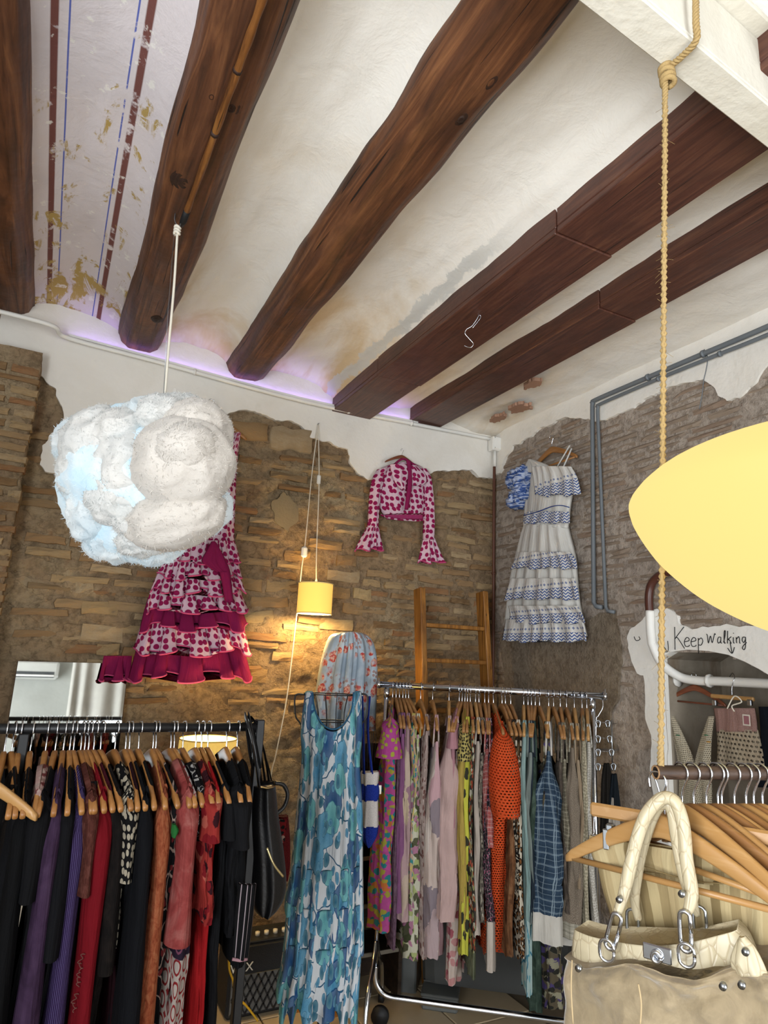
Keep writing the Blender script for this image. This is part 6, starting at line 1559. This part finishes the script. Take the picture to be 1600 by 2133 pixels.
# ------------------------------------------------------------------ right foreground: hangers on the hung rail
tdir = V((.268, 0, -.193))
tw = c2w(tdir); tw.z = 0; tw.normalize(); rzf = math.atan2(tw.y, tw.x)
nf_ = V((tw.y, -tw.x, 0));
if nf_.dot(CAM - E0) < 0: nf_ = -nf_
first = E0 + bd * .004
hanger((first.x, first.y, E0.z - .018), rzf - radians(15), 'pale wooden hanger at the open end of the hung rail with the cream bag', M_HW3, True, 'wooden hangers on the hung rail', scale=1.04, tilt=radians(-2))
labs3 = ['second pale wooden hanger on the hung rail behind the bag', 'third wooden hanger on the hung rail, close behind the second', 'fourth wooden hanger along the hung rail', 'fifth wooden hanger along the hung rail', 'sixth wooden hanger along the hung rail', 'seventh wooden hanger along the hung rail', 'eighth wooden hanger along the hung rail, near the right edge', 'ninth wooden hanger along the hung rail, near the right edge', 'last wooden hanger on the hung rail cut by the right edge']
hxs = (1432, 1456, 1482, 1506, 1514, 1540, 1564, 1580, 1598)
P3 = lambda x, y: onP(x, y, E0, V((bd.y, -bd.x, 0)))
for k, x in enumerate(hxs):
    c = P3(x - 14, 1602); s_ = (c - E0).dot(bd); c = E0 + bd * s_
    hanger((c.x, c.y, E0.z), rzf - radians(random.Random(k).uniform(-4, 4) + 26), labs3[k], (M_HW3, M_HW2)[k % 2], k % 2 == 0, 'wooden hangers on the hung rail')
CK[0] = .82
LINM = fab('striped_linen', 'stripes', ['b09c74', 'b8a67e', 'ae9a72', 'bcaa82', '84724f', 'b09e76', '94815c'], .55)
c4 = E0 + bd * .03; PL = lambda x, y, o=0.: onP(x, y, c4 + nf_ * (-.03 + o), nf_)
cs = thing('clip_hanger', 'flat pale wooden clip hanger carrying the striped linen skirt', 'hanger', tuple(PL(1400, 1700)))
hb0, hb1 = PL(1230, 1686), PL(1640, 1752); mxl = Matrix((tw, -nf_, V((0, 0, 1)))).transposed()
cc = (hb0 + hb1) / 2
part(cs, 'wooden_bar', MB().bbox(cc, ((hb1 - hb0).length, .012, .028), .005, mxl), M_HW3, False)
part(cs, 'clip_wire', MB().tube(cr([PL(1238, 1700), PL(1238, 1735), PL(1246, 1742), PL(1420, 1775), PL(1640, 1810)], 5), .002, 6), M_CHR)
part(cs, 'hook', MB().tube(cr([PL(1385, 1706), PL(1383, 1680), PL(1375, 1655), PL(1368, 1630), PL(1362, 1610), PL(1372, 1596), PL(1390, 1604)], 5), .0022, 6), M_CHR)
for x, y in ((1272, 1730), (1575, 1790)):
    part(cs, 'clip', MB().bbox(PL(x, y, .01), (.016, .02, .028), .003, mxl).bbox(PL(x - 10, y + 18, .022), (.012, .006, .04), .002, mxl), M_STEEL, False)
lk = thing('linen_skirt', 'beige striped linen skirt clipped behind the cream bag', 'skirt', tuple(PL(1400, 2050)))
part(lk, 'waistband', frontal([(1740, 1228, 1640), (1760, 1226, 1642), (1800, 1240, 1640)], lambda x, y: PL(x, y + (x - 1230) * .16), nf_, .012, 4, .002, .004, 50, 10, 1, .02, .0), LINM)
part(lk, 'skirt_body', frontal([(1796, 1240, 1640), (1850, 1252, 1640), (1920, 1272, 1640), (2000, 1280, 1660), (2100, 1285, 1680)], lambda x, y: PL(x, y + (x - 1230) * .14), nf_, .02, 5, .003, .008, 60, 30, 2, .03, -.006, 0), LINM)
part(lk, 'pocket_seam', MB().tube(cr([PL(1330, 1800, .022), PL(1420, 1830, .03), PL(1500, 1840, .03), PL(1560, 1836, .028)], 5), .0014, 5), S('8a7650'))
# cream handbag
BGM = V(first) + nf_ * .045; PBG = lambda x, y, o=0.: onP(x, y, BGM + nf_ * o, nf_)
t = NT('cream_croc_leather'); uvc = t.co('Object'); vv = t.vor(t.co('Object', (60, 60, 26)), 1, .8, 'DISTANCE_TO_EDGE')
M_CROC = t.fin(t.mix(t.step(vv, .01, .05), 'a8987a', t.mix(t.noise(uvc, 30, 3), 'b0a384', 'bdb094')), .42, t.bump(t.step(vv, .0, .1), .3, .003), spec=.5)
t = NT('beige_suede'); uvc = t.co('Object'); n1 = t.noise(uvc, 14, 5, .65, .6)
M_SUE = t.fin(t.ramp(n1, [(.3, '7d6e56'), (.5, '8f7f64'), (.7, '9e8d72')]), .8, t.bump(t.noise(uvc, 160, 4), .3, .003, t.bump(t.noise(uvc, 12, 4), .5, .02)), spec=.15, sheen=.3)
bg_ = thing('cream_handbag', 'big cream and beige handbag hanging from the first hanger of the hung rail', 'bag', tuple(PBG(1400, 2300)))
part(bg_, 'collar', frontal([(1936, 1196, 1535), (1965, 1192, 1560), (2010, 1190, 1580)], lambda x, y: PBG(x, y + 22 * sin(pi * min(1, max(0, (x - 1196) / 340)))), nf_, .03, 2, .002, .006, 50, 12, 1, .07, .0), M_CROC)
part(bg_, 'bag_body', frontal([(1986, 1182, 1640), (2010, 1180, 1660), (2080, 1182, 1680), (2200, 1186, 1690), (2300, 1195, 1680), (2330, 1210, 1660)], lambda x, y: PBG(x, y + (9 * sin((x - 1180) / 34) + .05 * (x - 1180)) * max(0, 1 - (y - 1986) / 90)), nf_, .06, 3, .004, .010, 70, 40, 4, .12, .012, 0, True, False, .02), M_SUE)
part(bg_, 'side_tab', frontal([(1950, 1540, 1552), (1975, 1528, 1574), (2005, 1520, 1590), (2030, 1530, 1600)], PBG, nf_, .008, 1, 0, .004, 20, 12, 6, .008, .045), M_CROC)
hpath = [(1286, 1902), (1300, 1860), (1314, 1800), (1328, 1745), (1346, 1698), (1372, 1668), (1392, 1662), (1410, 1676), (1424, 1722), (1430, 1790), (1440, 1850), (1438, 1882), (1430, 1902)]
part(bg_, 'handle', MB().tube(cr([PBG(x, y, .045 - .028 * sin(pi * i / 12)) for i, (x, y) in enumerate(hpath)], 6), [.0075 + .0045 * min(1, min(i, 72 - i) / 10) for i in range(73)], 12), M_CROC)
hp2 = [(1330, 1915), (1322, 1870), (1330, 1800), (1345, 1740), (1365, 1690), (1385, 1672), (1400, 1690), (1410, 1750), (1424, 1820), (1440, 1870), (1452, 1905)]
part(bg_, 'handle', MB().tube(cr([PBG(x, y, -.05 + .04 * sin(pi * i / 10)) for i, (x, y) in enumerate(hp2)], 6), [.007 + .004 * min(1, min(i, 60 - i) / 10) for i in range(61)], 12), M_CROC)
def oval(c, l, w, r, a, o=0.):
    d_ = V((cos(a), 0, 0)); ux_ = tw * cos(a) + V((0, 0, 1)) * sin(a); uz_ = V((0, 0, 1)) * cos(a) - tw * sin(a)
    return MB().tube([c + ux_ * w * cos(b) + uz_ * (l * .5 * (1 if sin(b) > 0 else -1) * min(1, abs(sin(b)) * 3) + w * sin(b)) for b in [2 * pi * i / 28 for i in range(29)]], r, 7)
for x, y, a in ((1278, 1940, -.28), (1428, 1940, .0)):
    part(bg_, 'snap_link', oval(PBG(x, y, .055), .045, .009, .0038, a), M_CHR)
for x, y in ((1264, 1980), (1430, 1990)): part(bg_, 'ring', oval(PBG(x, y, .062), .010, .013, .0030, 0), M_CHR)
for x, y in ((1318, 1925), (1458, 1920)): part(bg_, 'ring', oval(PBG(x, y, -.045), .03, .011, .003, 0), M_STEEL)
lp0 = PBG(1369, 1986, .062)
part(bg_, 'lock_plate', MB().bbox(lp0, (.048, .005, .026), .002, mxl), M_CHR, False)
part(bg_, 'turn_lock', oval(lp0 + nf_ * .006 + V((0, 0, -.004)), .001, .007, .004, 0), M_CHR)
for x, y, o_ in ((1290, 1874, .06), (1420, 1862, .058), (1205, 2017, .075), (1506, 2055, .10), (1545, 2052, .10), (1553, 1983, .06)):
    c = PBG(x, y, o_); part(bg_, 'rivet', MB().tube([c - nf_ * .006, c + nf_ * .003], .0058, 14), M_STEEL)
for pts in ([(1192, 2000), (1190, 2060), (1194, 2133)], [(1330, 2050), (1336, 2090), (1334, 2133)]):
    part(bg_, 'stitching', MB().tube(cr([PBG(x, y, .062 if x < 1250 else .105) for x, y in pts], 5), .0014, 5), S('c9b088'))
# the olive top on a hanger that the mirror shows
mo2 = refl(200, 1500, -.6)
hanger((mo2.x, -.6, mo2.z), 0, 'wooden hanger seen in the mirror holding an olive top', M_HW3, False)
ot = thing('olive_camisole', 'dark olive sleeveless top seen in the mirror', 'top', (mo2.x, -.6, mo2.z - .6))
def ob(u, v):
    a = 2 * pi * u; w = lerp(.17, .2, v); x = w * cos(a); zt = hz_(min(.2, abs(x))) + .012 - (.10 if abs(x) < .07 else 0)
    return (mo2.x + x, -.6 + .03 * sin(a), mo2.z + lerp(zt, -.6, v))
part(ot, 'body', MB().grid(ob, 40, 16), S('3c4432'))
rr_ = thing('black_rail', 'black rail behind the shop seen in the mirror', 'rail', (mo2.x - .5, -.6, mo2.z))
part(rr_, 'bar', MB().tube([(mo2.x - .45, -.6, mo2.z), (mo2.x + .06, -.6, mo2.z)], .012, 10), M_BLK)
part(rr_, 'post', MB().tube([(mo2.x + .05, -.6, 0), (mo2.x + .05, -.6, mo2.z + .03)], .014, 10), M_BLK)
part(rr_, 'post', MB().tube([(mo2.x - .44, -.6, 0), (mo2.x - .44, -.6, mo2.z + .03)], .014, 10), M_BLK)
